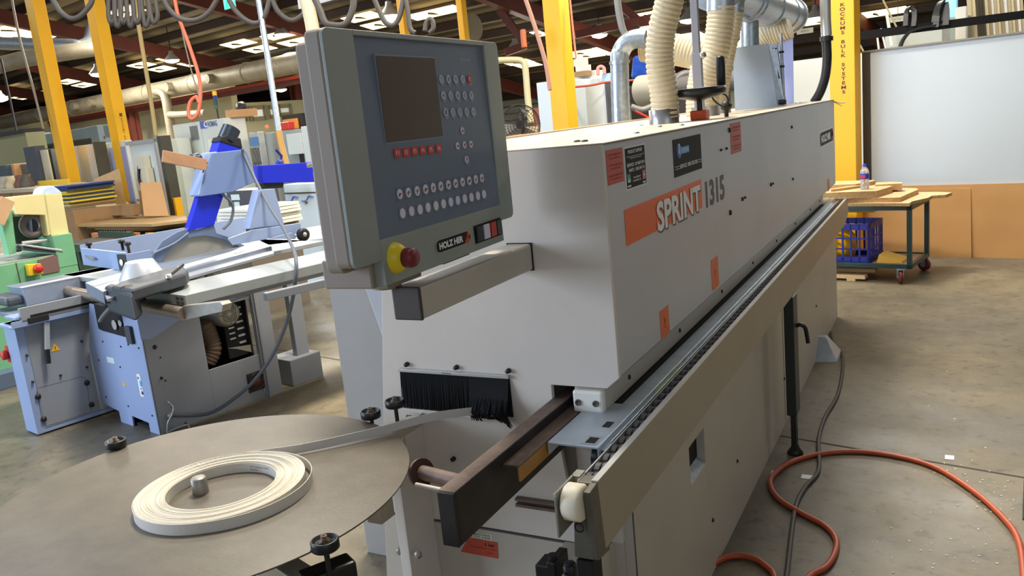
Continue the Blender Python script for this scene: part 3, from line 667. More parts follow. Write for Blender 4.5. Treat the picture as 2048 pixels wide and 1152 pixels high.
# --- machinery on top of the hood
hb = (-1.0, 3.2)
part(EB, 'hose_collar', MB().lathe((hb[0], hb[1], TZ), [(.058, 0), (.058, .06), (.055, .062)], 28), steel)
P = [at(x, y, 'y', hb[1]) for x, y in [(1331, 236), (1328, 190), (1321, 140), (1319, 105), (1324, 60), (1338, 5), (1345, -30), (1352, -110), (1352, -220)]]
part(EB, 'extraction_hose', hose(MB(), P, .053, .0185, .035, 24), hosecream)
part(EB, 'height_post', MB().box(-.995, -.955, 3.62, 3.65, TZ, TZ+.28).box(-.99, -.96, 3.622, 3.648, TZ+.28, 2.35), mat('post_grey', (150, 150, 158), .45, .2), .002)
p = at(1405, 110, 'y', 3.61)
part(EB, 'post_bolt', MB().lathe((p[0], 3.62, p[2]), [(.016, 0), (.016, -.012), (.008, -.02), (.001, -.02)], 6, 'y'), steel)
# hand wheel
hw = at(1402, 240, 'z', TZ)
hw = Vector((-.885, 3.30, TZ))
w_ = part(EB, 'hand_wheel', MB().lathe(hw, [(.012, .075), (.03, .082), (.10, .098), (.105, .104), (.105, .125), (.098, .128), (.06, .118), (.02, .108), (.001, .108)], 40), black)
part(w_, 'wheel_grip', MB().lathe((hw[0]+.075, hw[1]+.06, TZ), [(.012, .125), (.0175, .135), (.0175, .235), (.013, .242), (.001, .242)], 20), black)
part(EB, 'counter_box', MB().box(hw[0]-.032, hw[0]+.032, hw[1]-.03, hw[1]+.03, TZ+.004, TZ+.042), mat('counter_orange', (226, 84, 24), .35), .005)
part(EB, 'wheel_shaft', MB().cyl((hw[0], hw[1], TZ+.04), (hw[0], hw[1], TZ+.085), .011), darkmetal)
part(EB, 'signal_cable', MB().tube(smooth_path([at(x, y, 'y', 3.42) for x, y in [(1424, 182), (1425, 196), (1435, 207), (1448, 212), (1456, 205), (1453, 192), (1443, 186), (1437, 180)]]), .0035, 8), black)
part(EB, 'cable_socket', MB().lathe(at(1453, 232, 'y', 3.45), [(.008, -.01), (.010, .02), (.022, .03), (.024, .045), (.012, .06), (.001, .062)], 8), darkmetal)
# second suction hoses behind the post
def hs(name, pts, y, r, pitch=.0195, amp=.03, mt=hosecream):
    return part(EB, name, hose(MB(), [at(a, b, 'y', y) for a, b in pts], r, pitch, amp, 20), mt)
hs('extraction_hose', [(1412, 238), (1412, 200), (1418, 150), (1432, 100), (1440, 50), (1443, 10)], 4.0, .062)
hs('extraction_hose', [(1392, 236), (1392, 190), (1398, 150), (1400, 130)], 4.35, .05)
hs('extraction_hose', [(1436, 232), (1440, 180), (1452, 110), (1465, 50), (1470, 15)], 4.5, .046)
hs('extraction_hose', [(1286, 93), (1330, 96), (1370, 103), (1400, 110), (1425, 118)], 4.75, .085)
hs('extraction_hose', [(1470, 130), (1500, 95), (1530, 70), (1560, 58), (1580, 50)], 5.9, .085)
part(EB, 'hose_cuff', MB().tube([at(1441, 22, 'y', 4.0), at(1446, -150, 'y', 4.0)], .064, 20), galv)
part(EB, 'hose_cuff', MB().tube([at(1468, 26, 'y', 4.5), at(1476, -120, 'y', 4.5)], .05, 20), galv)
for (px, y) in ((1412, 4.0), (1437, 4.5)):
    q = at(px, 232, 'y', y); part(EB, 'hose_cuff', MB().lathe((q[0], y, TZ), [(.066, 0), (.066, .05)], 20), steel)
# galvanised elbow pipe at the rear edge
P = [at(x, y, 'y', 4.55) for x, y in [(1242, 246), (1240, 180), (1239, 125)]] 
P2 = [at(x, y, 'y', 4.6) for x, y in [(1239, 120), (1241, 103), (1249, 88), (1262, 78), (1278, 74), (1294, 74)]]
part(EB, 'elbow_pipe', MB().tube([P[0], P[1], P[2]] + smooth_path([P[2]+Vector((0, 0, .03))]+[p+(P[2]-P2[0])*.6 for p in P2[1:]], 8)[3:], .052, 24), galv)
part(EB, 'pipe_flange', MB().tube([P[2]-Vector((0, 0, .008)), P[2]+Vector((0, 0, .008))], .058, 24), galv)
q = P2[-1]; part(EB, 'pipe_flange', MB().tube([q-Vector((.03, 0, 0)), q+Vector((.03, 0, 0))], .06, 24), steel)
# grey-blue suction box with big collecting pipe
bx = MB(); yb = 5.06
a = [at(*p, 'y', yb) for p in ((1470, 223), (1556, 214), (1536, 87), (1465, 96))]
bk = [(v[0]+(0.0), v[1]+.3, v[2]) for v in a]
sb = part(EB, 'suction_box', MB().hexa(a, bk), mat('box_blue_grey', (158, 172, 188), .45, noise=.03), .002)
part(sb, 'side_flange', MB().hexa([a[1], (a[1][0]+.035, yb+.02, TZ), (a[2][0]+.045, yb+.02, a[2][2]-.01), a[2]], [(a[1][0], yb+.03, TZ), (a[1][0]+.035, yb+.05, TZ), (a[2][0]+.045, yb+.05, a[2][2]-.01), (a[2][0], yb+.03, a[2][2])]), galv, .001)
for k, (px, py) in enumerate([(1540, 97), (1546, 97), (1552, 97)]):
    part(sb, 'flange_rivet', MB().lathe(at(px, py, 'y', yb+.015), [(.005, 0), (.004, -.006), (.001, -.006)], 8, 'y'), darkmetal)
part(sb, 'flange_knob', MB().lathe(at(1565, 204, 'y', yb), [(.014, -.02), (.016, 0), (.014, .02), (.001, .02)], 14, 'x'), black)
s0, s1_ = at(1543, 110, 'y', yb+.015), at(1556, 158, 'y', yb+.015)
part(sb, 'flange_slot', MB().beam(s0, s1_, .022, .003), dark)
q0 = at(1499, 92, 'y', 5.25); q1 = at(1498, 15, 'y', 5.25)
part(EB, 'riser_pipe', MB().tube([q0-Vector((0, 0, .05)), q1], .055, 24), galv)
XC_ = -1.06
d1 = at(1578, 31, 'x', XC_); dp = at(1499, 0, 'x', XC_)
zc_ = d1[2]; d1 = Vector((XC_, d1[1], zc_)); d0 = Vector((XC_, 4.3, zc_)); ax_ = Vector((0, 1, 0))
part(EB, 'collector_pipe', MB().tube([d0, d1], .115, 32), galv)
for t in (.12, .33, .38, .62, .88):
    q = d0+(d1-d0)*t; part(EB, 'pipe_clamp', MB().tube([q-ax_*.012, q+ax_*.012], .122, 32), galv)
part(EB, 'pipe_end_cap', MB().tube([d1, d1+ax_*.05, d1+ax_*.065], .128, 32, True, lambda i: (.128, .128, .11)[i]), galv)
part(EB, 'clamp_rod', MB().tube([at(1562, 66, 'y', 5.1), at(1564, 120, 'y', 5.1), at(1568, 200, 'y', 5.1)], .008, 8), galv)
rn = MB()
for (px, py) in ((1563, 104), (1564, 133)): q = at(px, py, 'y', 5.1); rn.lathe(q, [(.014, -.006), (.014, .006)], 6, 'z')
part(EB, 'rod_nut', rn, darkmetal)
part(EB, 'duct_cable', MB().tube(smooth_path([at(x, y, 'y', 6.0) for x, y in [(1650, -20), (1651, 40), (1653, 85), (1654, 120), (1650, 155), (1640, 185), (1628, 205)]]), .03, 12), darkmetal)
part(EB, 'duct_cable_sleeve', MB().tube([at(x, y, 'y', 6.0) for x, y in [(1650, -20), (1651, 40), (1653, 72)]], .034, 14), alu)
part(EB, 'sleeve_clip', MB().tube([at(x, y, 'y', 6.0) for x, y in [(1653, 73), (1653, 82)]], .042, 14), darkmetal)
part(EB, 'frayed_tie', MB().tube([at(1665, 202, 'y', 6.05), at(1680, 206, 'y', 6.05), at(1690, 205, 'y', 6.05)], .004, 5).tube([at(1668, 204, 'y', 6.05), at(1684, 212, 'y', 6.05)], .003, 5), wood)
part(EB, 'plastic_sheet', MB().hexa([at(x, y, 'y', 5.9) for x, y in ((1560, 212), (1588, 208), (1586, 70), (1552, 90))], [at(x, y, 'y', 5.95) for x, y in ((1560, 212), (1588, 208), (1586, 70), (1552, 90))]), curtain)
# control arm: square tube from the end plate
ARM = (-.984, -.918, 1.234, 1.30)
part(EB, 'control_arm', MB().box(ARM[0], ARM[1], 1.305, 1.80, ARM[2], ARM[3]), paint_low, .006)
part(EB, 'arm_end_cap', MB().box(ARM[0]-.001, ARM[1]+.001, 1.30, 1.308, ARM[2]-.001, ARM[3]+.001), mat('cap_brown_black', (66, 58, 52), .5), .004)
part(EB, 'arm_gasket', MB().box(ARM[0]-.002, ARM[1]+.002, 1.796, 1.80, ARM[2]-.002, ARM[3]+.002), inkblack)
part(EB, 'rear_cabinet', MB().box(-2.02, -1.62, 2.3, 3.4, 0, 1.49), mat('cabinet_rear_grey', (168, 164, 158), .5, noise=.04), .003)
part(EB, 'rear_gap', MB().box(-1.63, -1.4, 2.2, 2.6, 0, 1.5), darkmetal)

# ------------------------------------------------------------------ control panel (part of the bander, turned a little on its arm)
XP = -.8628
def pp(px, py, off=0): return at(px, py, 'x', XP+off, 'P')
cp = bpy.data.objects.new('control_panel', None); COL.objects.link(cp); cp.parent = EB
cp['label'] = 'grey control panel with screen and round keys'
cp.location = Vector(f2w((XP, 1.4, 1.3), 'P'))-Vector((-1.1, 1.8, 0)); cp.rotation_euler = (0, 0, ANG['P'])
LOC[cp.name] = (Vector((XP, 1.4, 1.3)), 'P')
TL, TR, BR, BL = pp(636, 49), pp(993, 87), pp(1029, 435), pp(720, 533)
y0, y1 = (TL[1]+BL[1])/2-.004, (TR[1]+BR[1])/2; z0, z1 = (BL[2]+BR[2])/2, (TL[2]+TR[2])/2
fy0, fy1 = pp(706, 66)[1], pp(968, 94)[1]; fz1 = pp(830, 80)[2]; fz0 = pp(880, 445)[2]; lz0 = (pp(1008, 480)[2]+pp(777, 570)[2])/2
def rrect(a0, a1, b0, b1, r, n=5):
    o = []
    for (cx, cy, s0) in ((a1-r, b1-r, 0), (a0+r, b1-r, 1), (a0+r, b0+r, 2), (a1-r, b0+r, 3)):
        for k in range(n+1):
            a = (s0+k/n)*PI/2; o.append((cx+r*math.cos(a), cy+r*math.sin(a)))
    return o
def ringfill(mb, outer, inner, x0, x1):
    """frame between a rounded outline and a rectangular window"""
    return mb
def part3(name, mb, mt, bevel=0, label=None): return part(cp, name, mb, mt, bevel, label)
T1 = .03
for _i in range(40):
    if pp(606, 70, -T1)[1] < y0: T1 += .001
# front shell as four bars around the recessed fascia
fs = MB()
o = rrect(y0, y1, z0, z1, .014)
inner = [(fy0, fz1), (fy0, z0), (fy1, z0), (fy1, fz1)]
sh = MB().prism(rrect(y0, y1, z0, z1, .014), 'x', XP-T1, XP-.008)
part3('front_shell', sh, housing_side, .004)
fr_ = MB()
fr_.prism([p for p in rrect(y0, y1+.05, z0, z1, .014) if p[0] < fy0] + [(fy0, z0), (fy0, z1)][:0] + [], 'x', XP-.008, XP) if False else None
lft = [p for p in rrect(y0, y1, z0, z1, .014) if p[0] <= y0+.0141]
fr_.prism([(fy0, z1)]+lft+[(fy0, z0)], 'x', XP-.008, XP)
rgt = [p for p in rrect(y0, y1, z0, z1, .014) if p[0] >= y1-.0141]
top_r = [p for p in rgt if p[1] > (z0+z1)/2]; bot_r = [p for p in rgt if p[1] <= (z0+z1)/2]
fr_.prism([(fy1, z0)]+bot_r+top_r+[(fy1, z1)], 'x', XP-.008, XP)
fr_.prism([(fy0, fz1), (fy1, fz1), (fy1, z1), (fy0, z1)], 'x', XP-.008, XP)
part3('front_bezel', fr_, housing, .0015)
part3('rear_shell', MB().prism(rrect((pp(594, 120, -T1-.035)[1]+pp(648, 520, -T1-.035)[1])/2, y1-.10, pp(655, 550, -T1-.035)[2], pp(595, 86, -T1-.035)[2], .014), 'x', XP-T1-.035, XP-T1), housing_side, .004)
# fascia: recessed at the top, running flush to the bottom
part3('fascia', MB().hexa([(XP-.014, fy0, fz0), (XP-.014, fy1, fz0), (XP-.014, fy1, fz1), (XP-.014, fy0, fz1)], [(XP-.0005, fy0, fz0), (XP-.0005, fy1, fz0), (XP-.006, fy1, fz1-.0), (XP-.006, fy0, fz1-.0)]), fascia)
part3('lower_housing', MB().hexa([(XP-.06, fy0, lz0), (XP-.06, fy1, lz0), (XP-.06, fy1, fz0), (XP-.06, fy0, fz0)], [(XP+.002, fy0, lz0), (XP+.002, fy1, lz0), (XP, fy1, fz0), (XP, fy0, fz0)]), housing, .0012)
part3('lower_casing', MB().box(XP-.13, XP-.02, fy0-.012, fy0+.10, lz0-.004, z0+.004).box(XP-.10, XP-.01, fy0+.08, fy0+.2, lz0-.0, z0+.004), housing_side, .004)
part3('swivel_mount', MB().box(XP-.10, XP-.03, fy0+.05, fy0+.17, 1.312, lz0).cyl((XP-.09, fy0+.13, 1.298), (XP-.09, fy0+.13, 1.315), .03, 24), housing_side, .003)
part3('panel_grille', MB().box(XP-.03, XP-.005, fy0+.22, fy0+.33, lz0-.004, lz0), darkmetal, .001)
def fx(z, off=0):  # x of the fascia plane at height z
    t = (z-fz0)/(fz1-fz0); return XP-.0005-.0055*t+off
sq = [pp(752, 110), pp(871, 117), pp(888, 274), pp(776, 283)]
sy0, sy1 = (sq[0][1]+sq[3][1])/2, (sq[1][1]+sq[2][1])/2; sz1, sz0 = (sq[0][2]+sq[1][2])/2, (sq[2][2]+sq[3][2])/2
part3('screen_rim', MB().box(XP-.008, XP-.0025, sy0-.003, sy1+.003, sz0-.003, sz1+.003), mat('rim_blue', (126, 140, 156), .5))
part3('screen', MB().box(XP-.008, XP-.0018, sy0, sy1, sz0, sz1), screenm, label='brown blank screen')
def key(px, py, name, ry, rz, mt, n=20, sq_=False, ring=None):
    p = pp(px, py); x = fx(p[2])
    mb = MB()
    if sq_: mb.prism(rrect(p[1]-ry, p[1]+ry, p[2]-rz, p[2]+rz, .003, 3), 'x', x, x+.0015)
    else: mb.prism([(p[1]+ry*math.cos(a), p[2]+rz*math.sin(a)) for a in [i*2*PI/n for i in range(n)]], 'x', x, x+.0015)
    if ring: part3('key_ring', MB().prism([(p[1]+.0035+ry*1.15*math.cos(a), p[2]-.004+rz*1.2*math.sin(a)) for a in [i*2*PI/n for i in range(n)]], 'x', x, x+.0006), keyring)
    return part3(name, mb, mt), (x+.0021, p[1], p[2])
K = 3.972
def k1(x, y): return (580+x/K, 30+y/K)
digits = ['7', '8', '9', 'O', '!', '4', '5', '6', 'x', '?', '1', '2', '3', '0', '+']
cells = []
for j, (xs, ya, yb_) in enumerate((((1215, 1272, 1328, 1384, 1436), 508, 508), ((1230, 1288, 1343, 1398, 1450), 638, 636), ((1247, 1303, 1358, 1412, 1465), 772, 766))):
    for i, x in enumerate(xs): cells.append(k1(x, ya+(yb_-ya)*i/4))
for i, c in enumerate(cells):
    o, q = key(*c, 'number_key', .0085, .0088, red if i == 4 else keygrey, ring=True)
    text(cp, digits[i], inkwhite if i == 4 else inkgrey, q, .005, .009, bold=.01, name='key_symbol')
for i, (x, y) in enumerate([(858, 1096), (928, 1090), (995, 1081), (1060, 1075), (1123, 1068), (1187, 1060)]):
    o, q = key(*k1(x, y), 'function_key', .0105, .0088, red, sq_=True)
    text(cp, 'F%d' % (i+1), inkwhite, q, .010, .008, bold=.0, name='key_symbol')
for (x, y, a) in [(1378, 918, 0), (1338, 1040, 1), (1392, 1032, 2), (1443, 1027, 3)]:
    o, q = key(*k1(x, y), 'arrow_key', .007, .0075, keywhite)
    tri = [(-.0035, -.003), (.0035, -.003), (0, .004)]
    c_, s_ = math.cos(a*PI/2), math.sin(a*PI/2)
    part3('key_symbol', MB().prism([(q[1]+p[0]*c_-p[1]*s_, q[2]+p[0]*s_+p[1]*c_) for p in tri], 'x', q[0]-.0008, q[0]), inkred)
o, q = key(934.5, 319, 'arrow_key', .0075, .0075, keywhite, ring=True)
part3('key_symbol', MB().prism([(q[1]+p[0], q[2]+p[1]) for p in ((-.001, -.004), (.001, -.004), (.001, .001), (.003, .001), (0, .005), (-.003, .001), (-.001, .001))], 'x', q[0]-.0008, q[0]), inkred)
r1x = [513, 568, 624, 678, 727, 775, 824, 870, 914, 957, 999, 1038]; r1y = [283, 272, 262, 251, 241, 232, 223, 214, 205, 197, 188, 180]
r2x = [530, 587, 641, 692, 743, 791, 838, 883, 927, 970, 1011, 1050]; r2y = [405, 392, 381, 368, 357, 345, 333, 323, 312, 303, 293, 283]
for i in range(12):
    c = (640+r1x[i]/3.2, 300+r1y[i]/3.2); o, q = key(*c, 'tool_key', .0088, .0095, keywhite)
    part3('key_symbol', MB().beam((q[0]-.0004, q[1]-.005, q[2]-.002+.001*(i % 3)), (q[0]-.0004, q[1]+.005, q[2]+.001), .0008, .0022+.001*(i % 2)), mat('ink_ochre', (168, 118, 60), .5) if i % 3 else inkred)
    part3('key_symbol', MB().beam((q[0]-.0004, q[1]-.002, q[2]-.005), (q[0]-.0004, q[1]+.002*(i % 3-1), q[2]+.003), .0008, .0012), inkblack)
    part3('key_frame', MB().prism([(q[1]-.0105, q[2]-.012), (q[1]+.0105, q[2]-.012), (q[1]+.0105, q[2]-.0115), (q[1]-.0105, q[2]-.0115)], 'x', q[0]-.002, q[0]-.001).prism([(q[1]-.0105, q[2]-.012), (q[1]-.010, q[2]-.012), (q[1]-.010, q[2]+.013), (q[1]-.0105, q[2]+.013)], 'x', q[0]-.002, q[0]-.001).prism([(q[1]-.0105, q[2]+.0125), (q[1]+.0105, q[2]+.0125), (q[1]+.0105, q[2]+.013), (q[1]-.0105, q[2]+.013)], 'x', q[0]-.002, q[0]-.001), keyring)
    c = (640+r2x[i]/3.2, 300+r2y[i]/3.2); o, q = key(*c, 'round_key', .0088, .0095, keywhite)
    part3('key_frame', MB().prism([(q[1]-.0105, q[2]-.0125), (q[1]+.0105, q[2]-.0125), (q[1]+.0105, q[2]-.012), (q[1]-.0105, q[2]-.012)], 'x', q[0]-.002, q[0]-.001).prism([(q[1]-.0105, q[2]-.012), (q[1]-.010, q[2]-.012), (q[1]-.010, q[2]+.013), (q[1]-.0105, q[2]+.013)], 'x', q[0]-.002, q[0]-.001), keyring)
q = pp(934, 120); text(cp, 'PROCONTROL', keygrey, (fx(q[2])+.001, q[1], q[2]), .048, .006, bold=.0, name='fascia_lettering')
q0, q1 = pp(870, 496), pp(938, 471)
badge(cp, q0[1], q1[1], q1[2]-.0145, q1[2]+.013, XP+.0012, lt='HOLZ HER')
sw0, sw1 = pp(946, 456), pp(999, 440)
zc = pp(972, 462)[2]; w = (sw1[1]-sw0[1])
part3('switch_bezel', MB().box(XP, XP+.003, sw0[1], sw1[1], zc-.020, zc+.020), blackm, .001)
for i, (a0, a1, mt) in enumerate(((.31, .51, keywhite), (.56, .76, red), (.80, .98, mat('switch_green', (30, 66, 48), .4)), (.03, .27, black))):
    part3('rocker_switch', MB().box(XP+.003, XP+.007, sw0[1]+w*a0, sw0[1]+w*a1, zc-.016, zc+.016), mt, .001)
e = pp(791, 516)
part3('stop_button_collar', MB().lathe((XP, e[1], e[2]), [(.0295, 0), (.028, .006), (.018, .022), (.001, .022)], 32, 'x'), yellowp)
part3('stop_button', MB().lathe((XP, e[1], e[2]), [(.012, .02), (.018, .022), (.0185, .036), (.016, .043), (.001, .0445)], 32, 'x'), darkred, label='dark red mushroom stop button')

# ------------------------------------------------------------------ reel table
RC = (-1.504, 1.194); RR = .471; ZD = .85
rt = thing('reel_table', 'round brown disc table with a centre peg and four black guide rollers', 'reel table', (RC[0], RC[1], 0))
part(rt, 'disc', MB().lathe((RC[0], RC[1], 0), [(.01, ZD-.004), (RR-.001, ZD-.004), (RR, ZD-.003), (RR, ZD-.0005), (RR-.001, ZD), (.001, ZD)], 128), disc)
pk = at(402, 985, 'z', ZD)
part(rt, 'centre_peg', MB().lathe((pk[0], pk[1], 0), [(.0175, ZD), (.0175, ZD+.034), (.015, ZD+.037), (.001, ZD+.037)], 28), caststeel)
part(rt, 'disc_hub', MB().cyl((RC[0], RC[1], .74), (RC[0], RC[1], ZD-.004), .05, 24), darkmetal)
frm = mat('bracket_beige', (176, 168, 146), .5, .1)
sup = MB(); Z = .80
sup.beam((RC[0], RC[1], Z-.03), (-1.335, 1.72, Z-.03), .05, .05).beam((RC[0], RC[1], Z-.03), (-1.08, 1.05, Z-.03), .05, .05).beam((RC[0], RC[1], Z-.03), (-1.95, 1.30, Z-.03), .05, .04)
sup.beam((-1.42, 1.66, Z), (-1.33, 1.78, Z), .04, .025)
part(rt, 'support_arm', sup, frm, .003)
bk_ = at(560+1050/5.12, 940+430/5.12, 'z', .78)
part(rt, 'stop_block', MB().box(bk_[0]-.03, bk_[0]+.01, bk_[1]-.02, bk_[1]+.03, .76, .81), frm, .002)
p = at(670, 1140, 'z', .78)
part(rt, 'arm_end_plug', MB().beam((p[0]-.03, p[1]-.06, .775), (p[0]+.02, p[1]+.03, .775), .05, .045), black, .006)
part(rt, 'table_leg', MB().box(RC[0]-.03, RC[0]+.03, RC[1]-.03, RC[1]+.03, 0, .76).lathe((RC[0], RC[1], 0), [(.22, 0), (.22, .012), (.04, .03), (.04, .06)], 24), frm, .003)
def roller(px, py, zc):
    c = at(px, py, 'z', zc); c = (c[0], c[1], 0)
    r = .027
    o = part(rt, 'guide_roller', MB().lathe(c, [(.006, zc-.009), (r-.002, zc-.010), (r, zc-.008), (r, zc+.008), (r-.0015, zc+.010), (r-.004, zc+.010), (r-.005, zc+.002), (.014, zc+.002), (.013, zc+.006), (.001, zc+.006)], 36), black)
    part(o, 'roller_bolt', MB().lathe(c, [(.0105, zc+.005), (.0105, zc+.008), (.0065, zc+.009), (.0065, zc+.018), (.003, zc+.018), (.003, zc+.013), (.001, zc+.013)], 16), mat('bolt_brown', (96, 78, 62), .4, .5))
    part(o, 'roller_stem', MB().lathe(c, [(.0055, zc-.07), (.0055, zc-.008)], 12), darkmetal)
for q in ((231.5, 887, .862), (741.5, 828, .868), (790, 806, .885), (650, 1088, .855)): roller(*q)

# tape coil on the table and its free end running into the brush
def coil_mat():
    m = bpy.data.materials.new('coiled_tape'); m.use_nodes = True
    nt = m.node_tree; b = nt.nodes['Principled BSDF']; N = nt.nodes.new; L = nt.links.new
    g = N('ShaderNodeTexCoord'); sp = N('ShaderNodeSeparateXYZ'); L(g.outputs['Object'], sp.inputs[0])
    cb_ = N('ShaderNodeCombineXYZ'); L(sp.outputs[0], cb_.inputs[0]); L(sp.outputs[1], cb_.inputs[1])
    ln = N('ShaderNodeVectorMath'); ln.operation = 'LENGTH'; L(cb_.outputs[0], ln.inputs[0])
    n = N('ShaderNodeTexNoise'); n.noise_dimensions = '1D'; n.inputs['Scale'].default_value = 260; n.inputs['Detail'].default_value = 4
    L(ln.outputs['Value'], n.inputs['W'])
    r = N('ShaderNodeValToRGB'); r.color_ramp.elements[0].position = .3; r.color_ramp.elements[0].color = (*lin((176, 162, 134)), 1)
    r.color_ramp.elements[1].position = .6; r.color_ramp.elements[1].color = (*lin((222, 212, 190)), 1)
    L(n.outputs['Fac'], r.inputs['Fac']); L(r.outputs[0], b.inputs['Base Color']); b.inputs['Roughness'].default_value = .5
    return m
CC = Vector((-1.43, 1.185, ZD)); HT = .023
tp = thing('edging_tape_coil', 'coil of white edging tape lying on the brown disc, its end fed into the brush', 'tape coil', CC)
ri, ro = .118, .182
body = part(tp, 'wound_tape', MB(), coil_mat()) if False else None
mb = MB(); n = 96
def sq_r(a, r, e=0): return r
vs = []
prof = [(ri, 0), (ri, HT), (ro, HT+.001), (ro, 0)]
mb.lathe((CC[0], CC[1], ZD), prof+[prof[0]], n)
cm = coil_mat()
o = part(tp, 'wound_tape', mb, cm); 
for p_ in o.data.polygons: p_.use_smooth = False
# move texture origin to the coil centre: object origin is CC already
inner_p = MB()
inner_p.lathe((CC[0], CC[1], ZD), [(ri-.0006, 0), (ri-.0006, HT)], n, 'z', False)
part(tp, 'inner_turn', inner_p, tapew)
for k in range(22):   # raised single turns give the top its wound look
    r = ri+.002+k*.0029
    part(tp, 'tape_turn', MB().lathe((CC[0], CC[1], ZD), [(r, HT-.002), (r, HT+.0016+random.uniform(-.0006, .0008)), (r+.0009, HT+.0016), (r+.0009, HT-.002), (r, HT-.002)], n, 'z', False), tapew if k % 2 else cm)
# loose outer turn leaving the coil tangentially
def band(pts, h0, h1, th=.0011):
    mb = MB(); P = [Vector(p) for p in pts]; L = len(P); ring = []
    for i in range(L):
        t = (P[min(i+1, L-1)]-P[max(i-1, 0)]); nn = Vector((-t.y, t.x, 0)).normalized()*th/2
        ring.append([P[i]+nn, P[i]-nn, P[i]-nn+Vector((0, 0, h1)), P[i]+nn+Vector((0, 0, h1))])
    vs = [q for r in ring for q in r]; fs = [(i*4+k, i*4+(k+1) % 4, (i+1)*4+(k+1) % 4, (i+1)*4+k) for i in range(L-1) for k in range(4)]
    fs += [(3, 2, 1, 0), ((L-1)*4, (L-1)*4+1, (L-1)*4+2, (L-1)*4+3)]
    return mb.add(vs, fs)
end = Vector((-1.095, 1.80, .842))
pts = []
for i in range(0, 90):
    a = math.radians(118 - i*4.0)
    g = .0015 + (.014*math.sin((i*4.0-20)/150*PI) if 20 < i*4 < 170 else 0)
    r = ro+g
    pts.append(CC+Vector((r*math.cos(a), r*math.sin(a), .0)))
pts = pts[:86]
# tangent exit near the far-left of the coil
ta = math.radians(140)
start = CC+Vector(((ro+.003)*math.cos(ta), (ro+.003)*math.sin(ta), 0))
run = smooth_path([start, CC+Vector((-.06, .185, .001)), CC+Vector((.03, .245, .003)), CC+Vector((.14, .36, .006)), Vector((-1.19, 1.685, .856)), end, end+Vector((.03, .06, 0))], 10)
part(tp, 'outer_turn', band(pts, 0, HT+.001), tapew)
part(tp, 'free_end', band(run, 0, .022), mat('tape_grey_side', (204, 200, 196), .35), label='straight run of tape')
q = CC+Vector((-.02, ri*.985, .014))
text(tp, 'Polytec unglued 100m', inkblack, (CC[0]-.005, CC[1]+ri-.0045, ZD+.0145), .075, .0045, '-y', bold=.0)
text(tp, '21x1mm', inkblack, (CC[0]-.02, CC[1]+ri-.0045, ZD+.0075), .03, .004, '-y', bold=.0)

# ------------------------------------------------------------------ floor hoses and litter
def floor_run(name, label, cat, pxs, r, mt, ext=()):
    P = [at(x, y, 'z', r) for x, y in pxs]; P = [Vector(e) for e in ext]+P
    return solo(name, label, cat, MB().tube(smooth_path(P, 10), r, 12), mt, P[0])
floor_run('air_hose', 'orange air hose looping across the concrete beside the machine', 'hose', [(1660, 1180), (1540, 1290), (1580, 1200), (1620, 1152), (1650, 1135), (1668, 1110), (1672, 1080), (1650, 1052), (1600, 1025), (1560, 1000), (1542, 975), (1545, 952), (1580, 925), (1640, 908), (1710, 903), (1790, 912), (1870, 935), (1950, 985), (2010, 1040), (2038, 1085), (2048, 1160), (2046, 1200), (2030, 1300), (1990, 1420)][1:], .011, orangehose)
floor_run('air_hose', 'short orange hose bend at the foot of the machine', 'hose', [(1330, 1330), (1370, 1215), (1400, 1152), (1440, 1120), (1475, 1111), (1510, 1118), (1535, 1135), (1548, 1152), (1556, 1210), (1540, 1290)], .011, orangehose)
floor_run('power_cable', 'dark grey cable running along the floor past the support leg', 'cable', [(1540, 1400), (1565, 1200), (1573, 1152), (1590, 1020), (1610, 975), (1637, 940), (1637, 880), (1650, 835), (1675, 790), (1685, 740), (1683, 705), (1668, 690), (1662, 665)], .009, greycable)
for i, (x, y, w_, h_, lab) in enumerate([(1899, 915, .035, .022, 'white scrap of laminate near the floor joint'), (1615, 954, .05, .02, 'white scrap beside the grey cable'), (1547, 945, .02, .02, 'tiny white chip inside the hose bend near the machine')]):
    c = at(x, y, 'z', .001); solo('paper_scrap', lab, 'scrap', MB().box(-w_/2+c[0], w_/2+c[0], c[1]-h_, c[1]+h_, .0004, .002), inkwhite, c)
lt = MB()
for k in range(110):
    x, y = random.choice([(random.uniform(1690, 2048), random.uniform(560, 1152)), (random.gauss(1880, 60), random.gauss(1100, 22)), (random.gauss(1905, 40), random.gauss(945, 10)), (random.gauss(1990, 30), random.gauss(1000, 25))])
    c = at(min(x, 2100), y, 'z', .001); s_ = random.uniform(.0015, .006); a = random.uniform(0, 6)
    lt.add([(c[0]+s_*math.cos(a+j*2.1), c[1]+s_*math.sin(a+j*2.1), .001+random.random()*.002) for j in range(3)], [(0, 1, 2)])
solo('wood_chips', 'fine pale chips and sawdust scattered on the concrete', 'debris', lt, mat('chip_pale', (216, 206, 180), .8), (0, 0, 0), kind='stuff')
solo('green_stand', 'dark green sheet corner at the right edge of the floor', 'stand', MB().hexa([(.232, 3.26, 0), (.5, 3.1, 0), (.5, 3.7, 0), (.27, 3.77, 0)], [(.24, 3.26, .012), (.5, 3.1, .012), (.5, 3.7, .35), (.275, 3.77, .2)]), trolleygreen, (.3, 3.4, 0))

# ================================================================== PANEL SAW (building frame)
SW = thing('panel_saw', 'light blue sliding panel saw with a royal blue overhead arm', 'panel saw', (-4.63, 2.107, 0), 'B')
def sp_(name, mb, mt, bevel=0, label=None, kind=None): return part(SW, name, mb, mt, bevel, label, kind)
U0, U1, V0, V1 = -5.12, -4.63, 2.107, 2.80
def b(px, py, ax, v): return at(px, py, ax, v, 'B')
